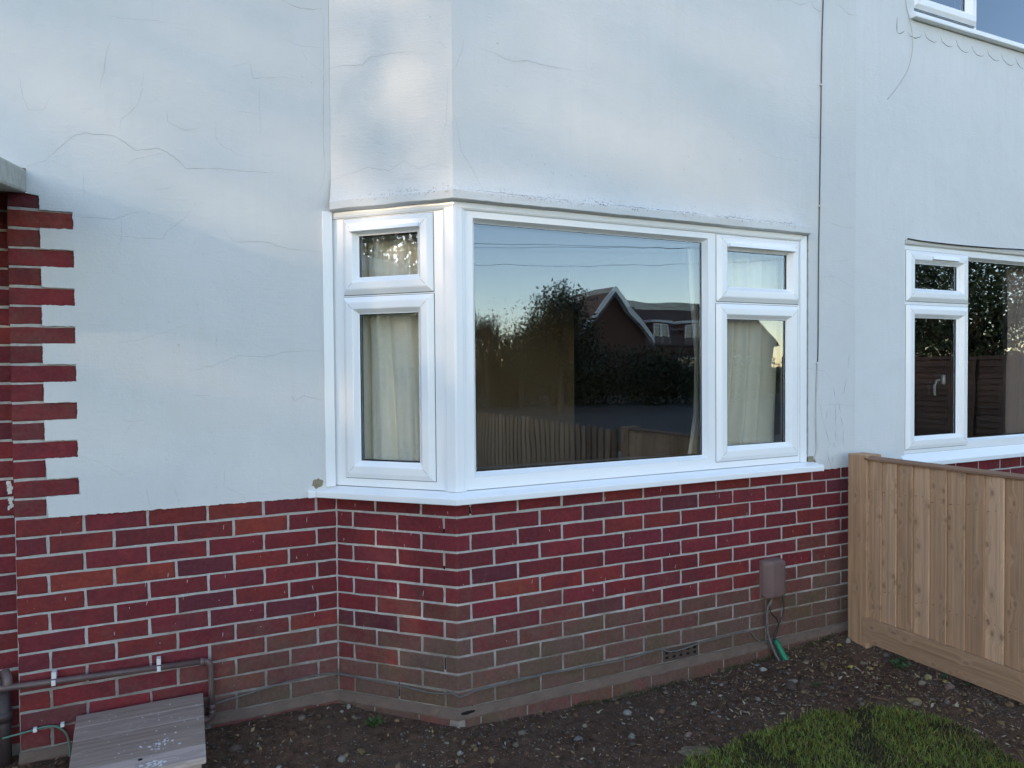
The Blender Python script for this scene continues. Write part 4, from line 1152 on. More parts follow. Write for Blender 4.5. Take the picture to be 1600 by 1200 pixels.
b = MB(); rp = random.Random(9)
for q in range(120):
    if q < 42: x, y = rp.gauss(-1.14, .03), rp.gauss(.02, .025); w = rp.uniform(.001, .007)
    elif q < 74: x, y = rp.gauss(-1.17, .03), rp.gauss(-.125, .012); w = rp.uniform(.001, .008)
    else: x, y = rp.uniform(-1.40, -1.01), rp.uniform(-.14, .38); w = rp.uniform(.001, .0042)
    if min(abs(y-k_) for k_ in ys) < w+.003: continue
    n = 7; a0 = rp.random()
    V = [(x+w*rp.uniform(.6, 1.3)*math.cos(a0+k_*.9), y+w*rp.uniform(.6, 1.3)*math.sin(a0+k_*.9), -.7116+.000006*q) for k_ in range(n)]
    b.add(V, [tuple(range(n))])
tag(b.build('paint_splashes', M['paint'], cov, fix=False), kind='stuff')

# ------------------------------------------------------------------ timber fence
FX = 2.29
fence = empty('timber_fence', (2.32, -1.0, -.90), 'new timber fence of upright feather-edge boards running out from the house wall', 'fence')
def fpost(y0, y1, z1=.153):
    b = MB(); b.box(2.268, 2.385, y0, y1, -1.2, z1); b.build('fence_post', M['fence'], fence, bevel=.004)
def fbay(ya, yb, first):
    """boards from ya (near the wall) out to yb"""
    n = int(round((ya-yb)/.0905)); w = (ya-yb)/n
    for i in range(n):
        y1 = ya-i*w; y0 = y1-w
        hi = .127+rng.uniform(-.0, .0)
        e1 = rng.uniform(-.002, .002)
        # each board tapers: thick edge proud, thin edge under the next
        V = []
        for z in (-.7195, hi):
            V += [(FX-.0015, y1+.012, z), (FX-.019+e1, y0-.004, z), (FX-.009+e1, y0-.004, z), (FX+.005, y1+.012, z)]
        b = MB().add(V, [(0,3,2,1),(4,5,6,7),(0,1,5,4),(1,2,6,5),(2,3,7,6),(3,0,4,7)])
        o = b.build('fence_board', M['fence'], fence, bevel=.0012)
    b = MB(); b.box(FX-.028, FX+.004, yb, ya+.010 if first else ya, -.852, -.7205); b.build('gravel_board', M['rail'], fence, bevel=.003)
    b = MB(); b.add([(FX-.022, yb, .1275), (FX-.022, ya+.004, .1275), (FX+.05, ya+.004, .1275), (FX+.05, yb, .1275), (FX-.022, yb, .140), (FX-.022, ya+.004, .140), (FX+.014, ya+.004, .150), (FX+.014, yb, .150), (FX+.05, ya+.004, .140), (FX+.05, yb, .140)],
        [(0,1,2,3),(0,4,5,1),(4,7,6,5),(7,9,8,6),(3,2,8,9),(0,3,9,7,4),(1,5,6,8,2)])
    b.build('capping_rail', M['fencecap'], fence, bevel=.0015)
    for z in (-.55, -.02):
        b = MB(); b.box(FX+.0085, FX+.05, yb, ya, z-.04, z); b.build('arris_rail', M['fence'], fence)
fpost(-.200, -.082)
fbay(-.188, -1.96, True)
fpost(-2.08, -1.962)
b = MB(); rn = random.Random(3)
for i in range(20):
    for zz in (-.57, -.05):
        for dy in (.025, .06):
            y = -.188-i*.0886-dy+rn.uniform(-.006, .006); z = zz+.02+rn.uniform(-.012, .012)
            b.tube([(FX-.0195, y, z), (FX-.004, y, z)], .0011, 6)
tag(b.build('nails', M['crackd'], fence), kind='stuff')
# the boundary carries on to the road as an older, open picket fence
pk = empty('picket_fence', (2.34, -4, -.95), 'older brown picket fence carrying on toward the road, mirrored low in the large pane', 'fence')
y = -2.16; rn = random.Random(8)
while y > -6.0:
    w = .066+rn.uniform(-.004, .004); h = .105+rn.uniform(-.012, .012)
    b = MB(); b.add([(FX-.012, y, -.86), (FX-.012, y-w, -.86), (FX-.012, y-w, h), (FX-.012, y-w/2, h+.025), (FX-.012, y, h), (FX+.008, y, -.86), (FX+.008, y-w, -.86), (FX+.008, y-w, h), (FX+.008, y-w/2, h+.025), (FX+.008, y, h)],
        [(0,1,2,3,4),(9,8,7,6,5),(0,5,6,1),(1,6,7,2),(2,7,8,3),(3,8,9,4),(4,9,5,0)]); b.build('picket', M['picket'], pk)
    y -= w+.034+rn.uniform(-.004, .004)
for z in (-.62, -.02):
    b = MB(); b.box(FX+.0085, FX+.05, -6.02, -2.10, z-.045, z+.03); b.build('rail', M['picket'], pk)
for yy in (-4.0, -6.0):
    b = MB(); b.box(FX+.0505, FX+.14, yy-.09, yy, -1.2, .12); b.build('fence_post', M['picket'], pk)

# ------------------------------------------------------------------ stones, weeds, grass
def ico():
    t = (1+5**.5)/2
    v = np.array([(-1,t,0),(1,t,0),(-1,-t,0),(1,-t,0),(0,-1,t),(0,1,t),(0,-1,-t),(0,1,-t),(t,0,-1),(t,0,1),(-t,0,-1),(-t,0,1)], float)
    v /= np.linalg.norm(v[0])
    f = np.array([(0,11,5),(0,5,1),(0,1,7),(0,7,10),(0,10,11),(1,5,9),(5,11,4),(11,10,2),(10,7,6),(7,1,8),(3,9,4),(3,4,2),(3,2,6),(3,6,8),(3,8,9),(4,9,5),(2,4,11),(6,2,10),(8,6,7),(9,8,1)])
    return v, f
IV, IF = ico()
STC = [(.20,.155,.12),(.26,.21,.165),(.15,.115,.09),(.34,.23,.12),(.26,.145,.09),(.36,.32,.27),(.12,.09,.075),(.33,.26,.18),(.20,.11,.07),(.45,.43,.40)]
rg = random.Random(21); npr = np.random.RandomState(3)
SV = []; SF = []; SCc = []; cnt = 0
def blocked(x, y):
    d = wall_dist(x, y)
    if d < .012: return True
    if -1.40 < x < -1.01 and y > -.13: return True
    if x > 2.26 and y > -.22: return True
    return False
tries = 0
while cnt < 17000 and tries < 120000:
    tries += 1
    x = rg.uniform(-1.75, 2.70); y = rg.uniform(-1.35, .42)
    if blocked(x, y): continue
    lw = lawn_w(x, y)
    if lw and rg.random() > .03: continue
    dens = .35+.9*max(0, noise.noise((x*2.3, y*3.1, 6))+.15)+(.35 if .7 < x < 1.7 and y > -.5 else 0)+(.3 if x > 1.9 else 0)
    if rg.random() > dens: continue
    s = .0016*math.exp(abs(rg.gauss(0, .72)))
    s = min(s, .016)
    if rg.random() < .012: s = rg.uniform(.012, .021)
    m = IV*npr.uniform(.72, 1.25, (12, 1))*np.array([s, s*rg.uniform(.6, 1), s*rg.uniform(.35, .75)])
    a_ = rg.uniform(0, 6.28); ca, sa = math.cos(a_), math.sin(a_); tl = rg.uniform(-.4, .4)
    Rm = np.array([[ca, -sa, 0], [sa, ca, 0], [0, 0, 1]])@np.array([[1, 0, 0], [0, math.cos(tl), -math.sin(tl)], [0, math.sin(tl), math.cos(tl)]])
    z = ground_z(x, y)+s*.15
    SV.append(m@Rm.T+np.array([x, y, z])); SF.append(IF+12*cnt)
    c = STC[min(9, int(abs(rg.gauss(0, 3.6))))]
    if s < .0035 and rg.random() < .10: c = (.52, .52, .53)
    if x > 1.7 and rg.random() < .35: c = (.36, .25, .11)
    k = rg.uniform(.3, .75)
    SCc.append(np.tile(np.array(c)*k, (12, 1))); cnt += 1
o = np_mesh('gravel', np.concatenate(SV), np.concatenate(SF).ravel(), 3, M['stone'], None, np.concatenate(SCc))
tag(o, 'small stones and grit scattered over the bare soil', 'gravel', kind='stuff')

def stone(x, y, s, col, label, flat_=.5, elong=.7, rot=0.0, group=None, n=2):
    import bmesh
    bm = bmesh.new(); bmesh.ops.create_icosphere(bm, subdivisions=3, radius=1)
    sd = rg.uniform(0, 50)
    for v in bm.verts:
        q = v.co.copy(); r_ = 1+.30*noise.noise(q*1.1+Vector((sd, 0, 0)))+.12*noise.noise(q*3+Vector((sd, 4, 0)))
        q = Vector((round(q.x*3.2)/3.2*.35+q.x*.65, q.y, q.z))
        v.co = Vector((q.x*s*r_, q.y*s*elong*r_, q.z*s*flat_*r_))
    me = bpy.data.meshes.new('stone'); bm.to_mesh(me); bm.free()
    ca = me.color_attributes.new('Col', 'FLOAT_COLOR', 'POINT')
    for i, d_ in enumerate(ca.data):
        k = 1+.3*noise.noise(me.vertices[i].co*120); k *= .58; d_.color = (col[0]*k, col[1]*k*.95, col[2]*k*.9, 1)
    me.polygons.foreach_set('use_smooth', [True]*len(me.polygons))
    o = link('stone', me, M['stone'], None, (x, y, ground_z(x, y)+s*flat_*.25)); o.rotation_euler = (rg.uniform(-.2, .2), rg.uniform(-.2, .2), rot)
    return tag(o, label, 'stone', group)
Y = (.42, .33, .15); P_ = (.30, .19, .15); G = (.36, .33, .30); W2 = (.50, .47, .42)
stone(1.983, -.679, .034, Y, 'large flat yellow stone on the soil between the lawn and the fence', .4, .6, -.5)
stone(2.275, -.652, .028, P_, 'pinkish stone just under the fence beside a small green leaf', .45, .7, .1)
stone(2.294, -.532, .022, (.5, .42, .2), 'pale yellow stone near the clover-leaved weed under the fence', .6, .8, .4)
stone(2.198, -.566, .019, (.44, .36, .26), 'cream rounded stone just left of the yellow stone near the fence', .6, .8, .2)
stone(2.346, -.887, .026, (.36, .22, .13), 'orange-brown stone at the right edge under the fence', .5, .7, .3)
stone(2.245, -.105, .019, W2, 'white upright stone at the foot of the fence post', .9, .7, .6)
stone(1.653, -.271, .027, (.40, .37, .32), 'largest pale angular stone in front of the green duct', .5, .75, .3)
stone(1.610, -.305, .036, (.14, .10, .08), 'dark brown hollowed stone beside the pale angular stone', .5, .7, .3)
stone(1.622, -.112, .020, W2, 'small white wedge-shaped stone just left of the green duct', .6, .6, -.3)
stone(1.86, -.165, .018, (.34, .27, .18), 'tan pebble just right of the green duct', .6, .8, .1)
stone(.751, -.166, .020, (.42, .42, .38), 'round pale grey pebble under the middle of the bay', .7, .9, .1)
stone(.640, -.360, .017, (.34, .32, .28), 'knobbly grey-white pebble low in the middle of the soil', .8, .8, .3)
stone(.86, -.455, .021, (.34, .24, .19), 'flat pinkish pebble beside the sandy patch near the lawn', .45, .65, .2)
stone(1.07, -.235, .017, (.42, .38, .28), 'cream pebble in the stony band in front of the air brick', .6, .9, .2)
stone(1.218, -.570, .020, (.33, .17, .11), 'terracotta-coloured stone on the edge of the grass', .5, .7, .3)
stone(-.071, -.199, .013, (.44, .41, .36), 'small pale pebble below the bay corner, upper of two', .8, .8, .3)
stone(-.091, -.236, .014, (.38, .27, .14), 'small tan pebble below the bay corner, lower of two', .6, .9, .3)
stone(-.500, -.005, .017, (.36, .34, .31), 'cream pebble at the bottom edge below the bay splayed side', .8, .8, .3)
stone(-.395, .340, .014, (.45, .43, .38), 'pale oval pebble in the angle where the bay meets the wall', 1.0, .7, 1.3)
stone(-.88, .215, .026, (.17, .13, .11), 'dull brown stone just right of the plank cover', .5, .7, .2)
stone(.422, -.287, .020, (.24, .24, .24), 'blue-grey oval pebble lying below the front of the bay', .5, .75, .2)
# broad mix of unlabelled-in-the-photo bigger pebbles, each an object of its own
for q in range(60):
    for _ in range(30):
        x = rg.uniform(-1.0, 2.45); y = rg.uniform(-.95, .3)
        if not blocked(x, y) and not lawn_w(x, y) and wall_dist(x, y) > .05: break
    else: continue
    c = STC[rg.randrange(8)]; k = rg.uniform(.5, .95)
    stone(x, y, rg.uniform(.009, .018), tuple(v*k for v in c), 'small dull pebble among many lying loose on the bare soil', rg.uniform(.4, .8), rg.uniform(.6, .9), rg.uniform(0, 3), 'loose pebbles on the bare soil')
# shards of wood or bark
def shard(x, y, l, w, rot, col, label):
    b = MB(); ca, sa = math.cos(rot), math.sin(rot); z = ground_z(x, y)+.008
    pr = [(-l/2, -w/3), (-l*.2, -w/2), (l*.3, -w*.45), (l/2, 0), (l*.25, w/2), (-l*.35, w*.4)]
    V = [(x+a_*ca-c_*sa, y+a_*sa+c_*ca, z) for a_, c_ in pr]+[(x+a_*ca-c_*sa, y+a_*sa+c_*ca, z-.006) for a_, c_ in pr]
    n = 6; b.add(V, [tuple(range(n)), tuple(range(2*n-1, n-1, -1))]+[(i, (i+1) % n, n+(i+1) % n, n+i) for i in range(n)])
    tag(b.build('wood_shard', simple('wood_shard', col, .9, .3, 60, .002, 120), None), label, 'wood shard')
shard(1.86, -.60, .075, .016, -1.0, (.15, .075, .05), 'reddish-brown splinter of wood near the top of the lawn')
shard(2.30, -.19, .085, .022, -.25, (.20, .16, .12), 'pale flake of wood by the foot of the fence')
# yellow fallen leaves
def leaf(x, y, s, rot, label, col=(.38, .33, .07)):
    b = MB(); V = []; n = 12; z = ground_z(x, y)+.008
    for i in range(n):
        a_ = 2*math.pi*i/n; r_ = s*(1 if i % 2 else .85)*(.55+.45*abs(math.cos(a_)))
        V.append((x+r_*math.cos(a_+rot), y+r_*math.sin(a_+rot)*.8, z+.004*math.cos(2*a_)))
    V.append((x, y, z+.003)); V += [(p[0], p[1], p[2]-.0008) for p in V]
    b.add(V, [(n, i, (i+1) % n) for i in range(n)]+[(2*n+1, n+1+(i+1) % n, n+1+i) for i in range(n)])
    tag(b.build('fallen_leaf', simple('yellow_leaf', col, .6, .2, 60), None), label, 'leaf')
leaf(2.02, -.30, .024, .3, 'yellow fallen leaf on the soil left of the clover-leaved weed')
leaf(2.16, -.12, .022, .9, 'yellowing leaf on the soil near the fence post')
leaf(2.315, -.60, .018, .2, 'ochre crumpled leaf beside the pinkish stone under the fence', (.36, .24, .05))

def weed(name, x, y, r, n, label, col=(.045, .085, .03), lobed=True, h=.03):
    b = MB(); rw = random.Random(int(x*1000))
    z0 = ground_z(x, y)
    for i in range(n):
        a_ = rw.uniform(0, 6.28); d = r*math.sqrt(rw.random()); cx, cy = x+d*math.cos(a_), y+d*math.sin(a_)*.7
        cz = z0+h*rw.uniform(.4, 1.1)
        b.tube([(x+d*.2*math.cos(a_), y+d*.2*math.sin(a_), z0), (cx, cy, cz)], .0009, 4, False)
        s = rw.uniform(.011, .019) if lobed else rw.uniform(.006, .010); t1, t2 = rw.uniform(-.5, .5), rw.uniform(-.5, .5); rot = rw.uniform(0, 6.28)
        m = 15; V = [(cx, cy, cz)]
        for k in range(m):
            th = 2*math.pi*k/m
            rr_ = s*(.72+.28*math.cos(3*th)) if lobed else s*(.35+.65*abs(math.cos(th)))
            px, py = rr_*math.cos(th+rot), rr_*math.sin(th+rot)
            V.append((cx+px, cy+py, cz+px*t1+py*t2+.002*math.cos(3*th)))
        b.add(V, [(0, 1+k, 1+(k+1) % m) for k in range(m)])
    t = tag(b.build('weed', simple('weed_leaf', col, .55, .35, 60, spec=.4), None, fix=False), label, 'weed')
weed('weed', 2.278, -.402, .062, 34, 'clover-leaved green weed growing at the bottom of the fence')
weed('weed', 2.357, -.570, .014, 5, 'single small rounded green leaf under the fence right of the larger weed')
weed('weed', 2.40, -.680, .035, 12, 'small dark weed half hidden in shadow under the fence', (.025, .05, .02))
weed('weed', -.325, .163, .038, 46, 'feathery green weed on the soil in front of the bay splayed side', (.05, .09, .02), False, .028)
weed('weed', -.342, .385, .028, 22, 'tiny green weed at the foot of the wall where bay and main wall meet', (.04, .07, .02), False, .02)
weed('weed', 1.72, -.36, .03, 12, 'sprig of tiny green leaves on the soil in front of the green duct', (.05, .08, .02), False, .012)

# leaf litter and bark flakes
npl = np.random.RandomState(12); LVt = []; LC = []
while len(LVt) < 4200:
    x = npl.uniform(-1.7, 2.5); y = npl.uniform(-1.3, .4)
    if blocked(x, y) or (lawn_w(x, y) and npl.rand() > .06): continue
    if npl.rand() > (.35+.65*(x > 1.2)+.3*noise.noise((x*4, y*4, 2))): continue
    l = npl.gamma(3, .0022)+.002; w = l*npl.uniform(.2, .6); a_ = npl.uniform(0, 6.28); z = ground_z(x, y)+npl.uniform(.001, .007); t1, t2 = npl.uniform(-.5, .5, 2)
    ca, sa = math.cos(a_), math.sin(a_)
    LVt.append([(x+p_*l*ca-q_*w*sa, y+p_*l*sa+q_*w*ca, z+p_*l*t1+q_*w*t2) for p_, q_ in ((-1, -.3), (0, -.8), (1, 0), (.1, .8))])
    LC.append([(.20, .125, .07), (.28, .19, .11), (.13, .08, .05), (.34, .24, .11), (.38, .31, .22)][npl.randint(5)])
o = np_mesh('leaf_litter', np.array(LVt).reshape(-1, 3), np.arange(4*len(LVt)), 4, M['stone'], None, np.repeat(np.array(LC), 4, 0))
tag(o, 'dry flakes of leaf and bark strewn over the bare soil', 'leaf litter', kind='stuff')
# moss and dark algae at the foot of the wall
b = MB(); rw = random.Random(77)
for q in range(1500):
    x = rw.uniform(.55, 2.25)
    if noise.noise((x*3.5, 0, 3)) < -.12: continue
    y = -.022-abs(rw.gauss(0, .008)); z = ground_z(x, -.03)+rw.uniform(-.008, .022)*(1+noise.noise((x*5, 2, 2)))
    s = rw.uniform(.0016, .0045); a_ = rw.uniform(0, 6)
    V = [(x+s*math.cos(a_), y, z+s*math.sin(a_)), (x+s*math.cos(a_+2.1), y-s*.6, z+s*math.sin(a_+2.1)), (x+s*math.cos(a_+4.2), y-s*.2, z+s*math.sin(a_+4.2)), (x, y-s, z+s*.5)]
    b.add(V, [(0, 1, 3), (1, 2, 3), (2, 0, 3)])
tag(b.build('moss', M['lichen'], None, fix=False), 'thin line of dark green moss at the foot of the brick wall', 'moss', kind='stuff')
# sandy patch
b = MB(); n = 40; V = [(.80, -.58, ground_z(.80, -.58)+.010)]
for r_ in (.45, .8, 1.0):
    for i in range(n):
        a_ = 2*math.pi*i/n; q = r_*(1+.3*noise.noise((math.cos(a_)*1.6, math.sin(a_)*1.6, 3)))
        x = .80+.075*q*math.cos(a_+.3); y = -.575+.045*q*math.sin(a_)
        V.append((x, y, ground_z(x, y)+(.009, .005, -.004)[(.45, .8, 1.0).index(r_)]))
F = [(0, 1+i, 1+(i+1) % n) for i in range(n)]+[(1+k*n+i, 1+(k+1)*n+i, 1+(k+1)*n+(i+1) % n, 1+k*n+(i+1) % n) for k in range(2) for i in range(n)]
o = MB().add(V, F).build('sand_patch', simple('sand', (.15, .115, .078), .95, .4, 60, .006, 140), None, True, fix=False)
tag(o, 'small sandy patch on the soil beside the grass', 'sand', kind='stuff')

# grass
rs = np.random.RandomState(5); GV = []; GC = []; ng = 0; NB = 60000
pts = []
while len(pts) < NB:
    x = rs.uniform(.1, 2.05); y = rs.uniform(-1.75, -.50)
    w = lawn_w(x, y)
    e = noise.noise((x*4.5, y*4.5, 11))
    if not w:
        if rs.rand() > .012: continue
    if e > .22 and rs.rand() < .72 and y > -.95: continue
    pts.append((x, y, ground_z(x, y) if y > -1.6 else -.925, e))
pts = np.array(pts); n = len(pts)
ang = rs.uniform(0, 2*np.pi, n); hgt = rs.gamma(4, .0030, n)+.004; lean = rs.normal(0, .55, (n, 2))*hgt[:, None]
wd = rs.uniform(.0007, .0016, n)
dx = np.cos(ang)*wd; dy = np.sin(ang)*wd
b0 = pts[:, :3]
v = np.zeros((n, 5, 3))
v[:, 0] = b0+np.stack([dx, dy, 0*dx-.003], 1); v[:, 1] = b0-np.stack([dx, dy, 0*dx+.003], 1)
mid = b0+np.stack([lean[:, 0]*.35, lean[:, 1]*.35, hgt*.6], 1)
v[:, 2] = mid-np.stack([dx, dy, 0*dx], 1)*.8; v[:, 3] = mid+np.stack([dx, dy, 0*dx], 1)*.8
v[:, 4] = b0+np.stack([lean[:, 0], lean[:, 1], hgt*.95], 1)
idx = np.arange(n)[:, None]*5
fa = np.concatenate([idx+np.array([0, 1, 2]), idx+np.array([0, 2, 3]), idx+np.array([3, 2, 4])], 1).reshape(-1, 3)
gcol = np.stack([rs.uniform(.070, .135, n), rs.uniform(.088, .142, n), rs.uniform(.012, .028, n)], 1)
gcol *= (1.5+1.0*rs.rand(n))[:, None]
brown = rs.rand(n) < (.14+.5*np.clip(pts[:, 3]*2, 0, 1))
gcol[brown] = np.stack([rs.uniform(.09, .16, n), rs.uniform(.075, .12, n), rs.uniform(.03, .05, n)], 1)[brown]
o = np_mesh('grass', v.reshape(-1, 3), fa.ravel(), 3, M['leafcol'], None, np.repeat(gcol, 5, 0))
tag(o, 'patch of short mown grass at the bottom right of the garden', 'grass', kind='stuff')

# ------------------------------------------------------------------ across the street (seen in the glass)
def leaf_cloud(name, blobs, n, size, cols, parent, seed, flatz=1.0):
    rs = np.random.RandomState(seed); W = np.array([b_[3]*b_[4]*b_[5] for b_ in blobs]); W = W/W.sum()
    ch = rs.choice(len(blobs), n, p=W); B = np.array([b_[:6] for b_ in blobs])[ch]
    d = rs.normal(size=(n, 3)); d /= np.linalg.norm(d, axis=1)[:, None]
    r_ = rs.rand(n)**(1/2.2)
    cl = np.array([1+.35*noise.noise((q[0]*2.5+seed, q[1]*2.5, q[2]*2.5)) for q in d])
    p = B[:, :3]+d*B[:, 3:6]*(r_*cl)[:, None]
    t1 = rs.normal(size=(n, 3)); t1 /= np.linalg.norm(t1, axis=1)[:, None]; t2 = np.cross(t1, rs.normal(size=(n, 3))); t2 /= np.linalg.norm(t2, axis=1)[:, None]
    s = size*rs.uniform(.6, 1.3, n)[:, None]
    v = np.stack([p-t1*s, p+t2*s*.45, p+t1*s, p-t2*s*.45], 1).reshape(-1, 3)
    c = np.array(cols)[rs.randint(len(cols), size=n)]*rs.uniform(.7, 1.25, (n, 1))
    return np_mesh(name, v, np.arange(4*n), 4, M['leafcol'], parent, np.repeat(c, 4, 0))
def branchy(b, p, d, l, r_, depth, rg_, spread=.5, minr=.006):
    q = p+d*l; m = p.lerp(q, .5)+Vector((rg_.uniform(-.06, .06)*l, rg_.uniform(-.06, .06)*l, 0))
    b.tube([p, m, q], [r_, r_*.85, r_*.7], 5, False)
    if depth <= 0: return
    for _ in range(3 if depth > 1 else 4):
        nd = (d+Vector((rg_.gauss(0, spread), rg_.gauss(0, spread), rg_.gauss(.1, spread*.7)))).normalized()
        branchy(b, p.lerp(q, rg_.uniform(.55, 1)), nd, l*rg_.uniform(.55, .85), max(minr, r_*.62), depth-1, rg_, spread, minr)
DG = [(.030, .045, .016), (.022, .034, .013), (.045, .058, .02), (.035, .03, .015)]
BR = [(.10, .065, .03), (.06, .045, .025), (.14, .09, .045), (.03, .035, .015)]
LG = [(.05, .08, .025), (.035, .06, .02), (.07, .10, .04)]
def mir(az, dist): return (-1.088+dist*math.sin(R(az)), 2.861-dist*math.cos(R(az)))
def tree(name, x, y, label, blobs, n, size, cols, seed, trunk_r=.14, h=3, depth=3, group=None, spread=.5, l0=None, minr=.006):
    t = empty(name, (x, y, -1.0), label, 'tree', group)
    b = MB(); rg_ = random.Random(seed)
    branchy(b, Vector((x, y, -1.2)), Vector((0, 0, 1)), l0 or h*.45, trunk_r, depth, rg_, spread, minr)
    b.build('trunk', M['bark'], t, True, fix=False)
    if n: leaf_cloud('crown', [(x+a_, y+c_, z, e, f_, g) for a_, c_, z, e, f_, g in blobs], n, size, cols, t, seed)
    return t
x, y = mir(23.4, 30); tree('bare_tree', x, y, 'thin bare winter tree reflected at the left of the large pane', [(0, 0, 1.8, 1.5, 1.5, 2.0)], 500, .05, BR, 3, .13, 5, 6, None, .42, 1.7, .012)
x, y = mir(26.2, 31); tree('bare_tree', x, y, 'second bare twiggy tree, beside the leafy tree reflected in the large pane', [(0, 0, 1.8, 1.6, 1.6, 1.8)], 900, .05, BR, 14, .13, 5, 6, None, .45, 1.6, .012)
x, y = mir(29.2, 28); tree('leafy_tree', x, y, 'dark bushy tree reflected near the middle of the large pane', [(0, 0, 2.2, 1.5, 1.5, 1.6), (-1.0, .3, 1.2, 1.4, 1.2, 1.5), (.8, 0, 1.5, 1.1, 1.1, 1.5), (.2, 0, 3.2, .8, .8, .8)], 9000, .085, DG, 5, .16, 4, 5, None, .5, None, .012)
# hedges across the street
for i, (az, dd, w, h, lb, cols) in enumerate([(22.5, 32, 3.2, 3.0, 'russet beech hedge at the far side of the road, left end', BR), (27.5, 32.5, 3.0, 2.8, 'dark mixed hedge across the road below the bushy tree', BR), (33.5, 33.5, 3.4, 2.4, 'dark clipped hedge across the road in front of the gabled house', DG), (40.5, 36, 4.5, 2.3, 'long dark hedge across the road below the dormer windows', DG)]):
    x, y = mir(az, dd); leaf_h = leaf_cloud('hedge', [(x, y, -1.0+h*.5, w, .9, h*.62), (x+w*.6, y, -1+h*.45, w*.6, .9, h*.6), (x-w*.6, y, -1+h*.45, w*.6, .9, h*.62)], 9000, .10, cols, None, 40+i)
    tag(leaf_h, lb, 'hedge')

M['farbrick2'] = simple('dark_far_brick', (.10, .05, .038), .9, .2, 3)
gx, gy = mir(33.3, 46)
far = empty('gabled_house', (gx, gy, -1.0), 'brick house with white bargeboards across the road, reflected in the large pane', 'house')
ap = .637+46*math.tan(R(6.21)); hw_ = 2.8; ez = ap-2.8*1.08
b = MB()
b.add([(gx-hw_+.3, gy, -1.1), (gx+hw_-.3, gy, -1.1), (gx+hw_-.3, gy, ez+.2), (gx, gy, ap-.25), (gx-hw_+.3, gy, ez+.2), (gx-hw_+.3, gy-7, -1.1), (gx+hw_-.3, gy-7, -1.1), (gx+hw_-.3, gy-7, ez+.2), (gx, gy-7, ap-.25), (gx-hw_+.3, gy-7, ez+.2)], [(0,1,2,3,4),(9,8,7,6,5),(1,6,7,2),(0,4,9,5)])
b.box(gx+hw_-.29, gx+15, gy-7.5, gy-1.5, -1.1, 2.3)
b.build('wall', M['farbrick2'], far)
b = MB()
b.add([(gx, gy+.35, ap), (gx, gy-7, ap), (gx-hw_, gy-7, ez), (gx-hw_, gy+.35, ez), (gx+hw_, gy-7, ez), (gx+hw_, gy+.35, ez), (gx, gy+.35, ap-.15), (gx-hw_, gy+.35, ez-.15), (gx+hw_, gy+.35, ez-.15)], [(0,1,2,3),(0,5,4,1),(6,0,3,7),(0,6,8,5)])
rz = ap-.35
b.add([(gx, gy-4.5, rz), (gx+15.3, gy-4.5, rz), (gx+15.3, gy-1.2, 2.1), (gx+1.5, gy-1.2, 2.1), (gx, gy-7.9, 2.1), (gx+15.3, gy-7.9, 2.1)], [(0,1,2,3),(0,4,5,1),(1,5,2)])
rf = b.build('roof', M['roof'], far)
for s_ in (-1, 1):
    b = MB(); yy = gy+.38
    b.add([(gx, yy, ap+.05), (gx+s_*(hw_+.15), yy, ez-.10), (gx+s_*(hw_+.15), yy, ez-.42), (gx, yy, ap-.32)], [(0,1,2,3)])
    b.add([(gx, yy+.06, ap+.05), (gx+s_*(hw_+.15), yy+.06, ez-.10), (gx+s_*(hw_+.15), yy+.06, ez-.42), (gx, yy+.06, ap-.32)], [(0,1,2,3)])
    V0 = len(b.v)-8; b.f += [(0,1,5,4),(1,2,6,5),(2,3,7,6)]
    b.build('bargeboard', M['white'], far)
for (wx, wy, wz, w, h) in [(gx+6.3, gy-1.48, .2, 1.8, 1.2), (gx+11, gy-1.48, .2, 1.8, 1.2)]:
    b = MB(); b.box(wx, wx+w, wy, wy+.05, wz, wz+h); f = b.build('window', M['white'], far)
    for q in range(2):
        b = MB(); b.box(wx+.08+q*w/2, wx+w/2-.08+q*w/2, wy+.051, wy+.06, wz+.08, wz+h-.08); b.build('pane', M['far_glass'], f)
for q, wx in enumerate((gx+5.2, gx+8.0)):
    b = MB(); b.box(wx-.8, wx+.8, gy-4, gy-1.9, 2.2, 3.75); dm = b.build('dormer', M['farbrick'], far)
    b = MB(); b.add([(wx-1, gy-4.2, 3.75), (wx+1, gy-4.2, 3.75), (wx+1, gy-1.7, 3.75), (wx-1, gy-1.7, 3.75), (wx-1, gy-4.2, 3.95), (wx+1, gy-4.2, 3.95), (wx+1, gy-1.7, 3.9), (wx-1, gy-1.7, 3.9)], [(0,3,2,1),(4,5,6,7),(0,1,5,4),(1,2,6,5),(2,3,7,6),(3,0,4,7)]); b.build('dormer_roof', M['white'], dm)
    b = MB(); b.box(wx-.65, wx+.65, gy-1.899, gy-1.86, 2.55, 3.6); b.box(wx-.02, wx+.02, gy-1.86, gy-1.83, 2.55, 3.6); b.build('dormer_window', M['far_glass'], dm)
    b = MB(); b.box(wx-.7, wx-.6, gy-1.86, gy-1.82, 2.5, 3.65); b.box(wx+.6, wx+.7, gy-1.86, gy-1.82, 2.5, 3.65); b.box(wx-.0999, wx+.0999, gy-1.829, gy-1.81, 2.55, 3.6); b.box(wx-.599, wx+.599, gy-1.86, gy-1.82, 3.56, 3.65); b.build('window_frame', M['white'], dm)
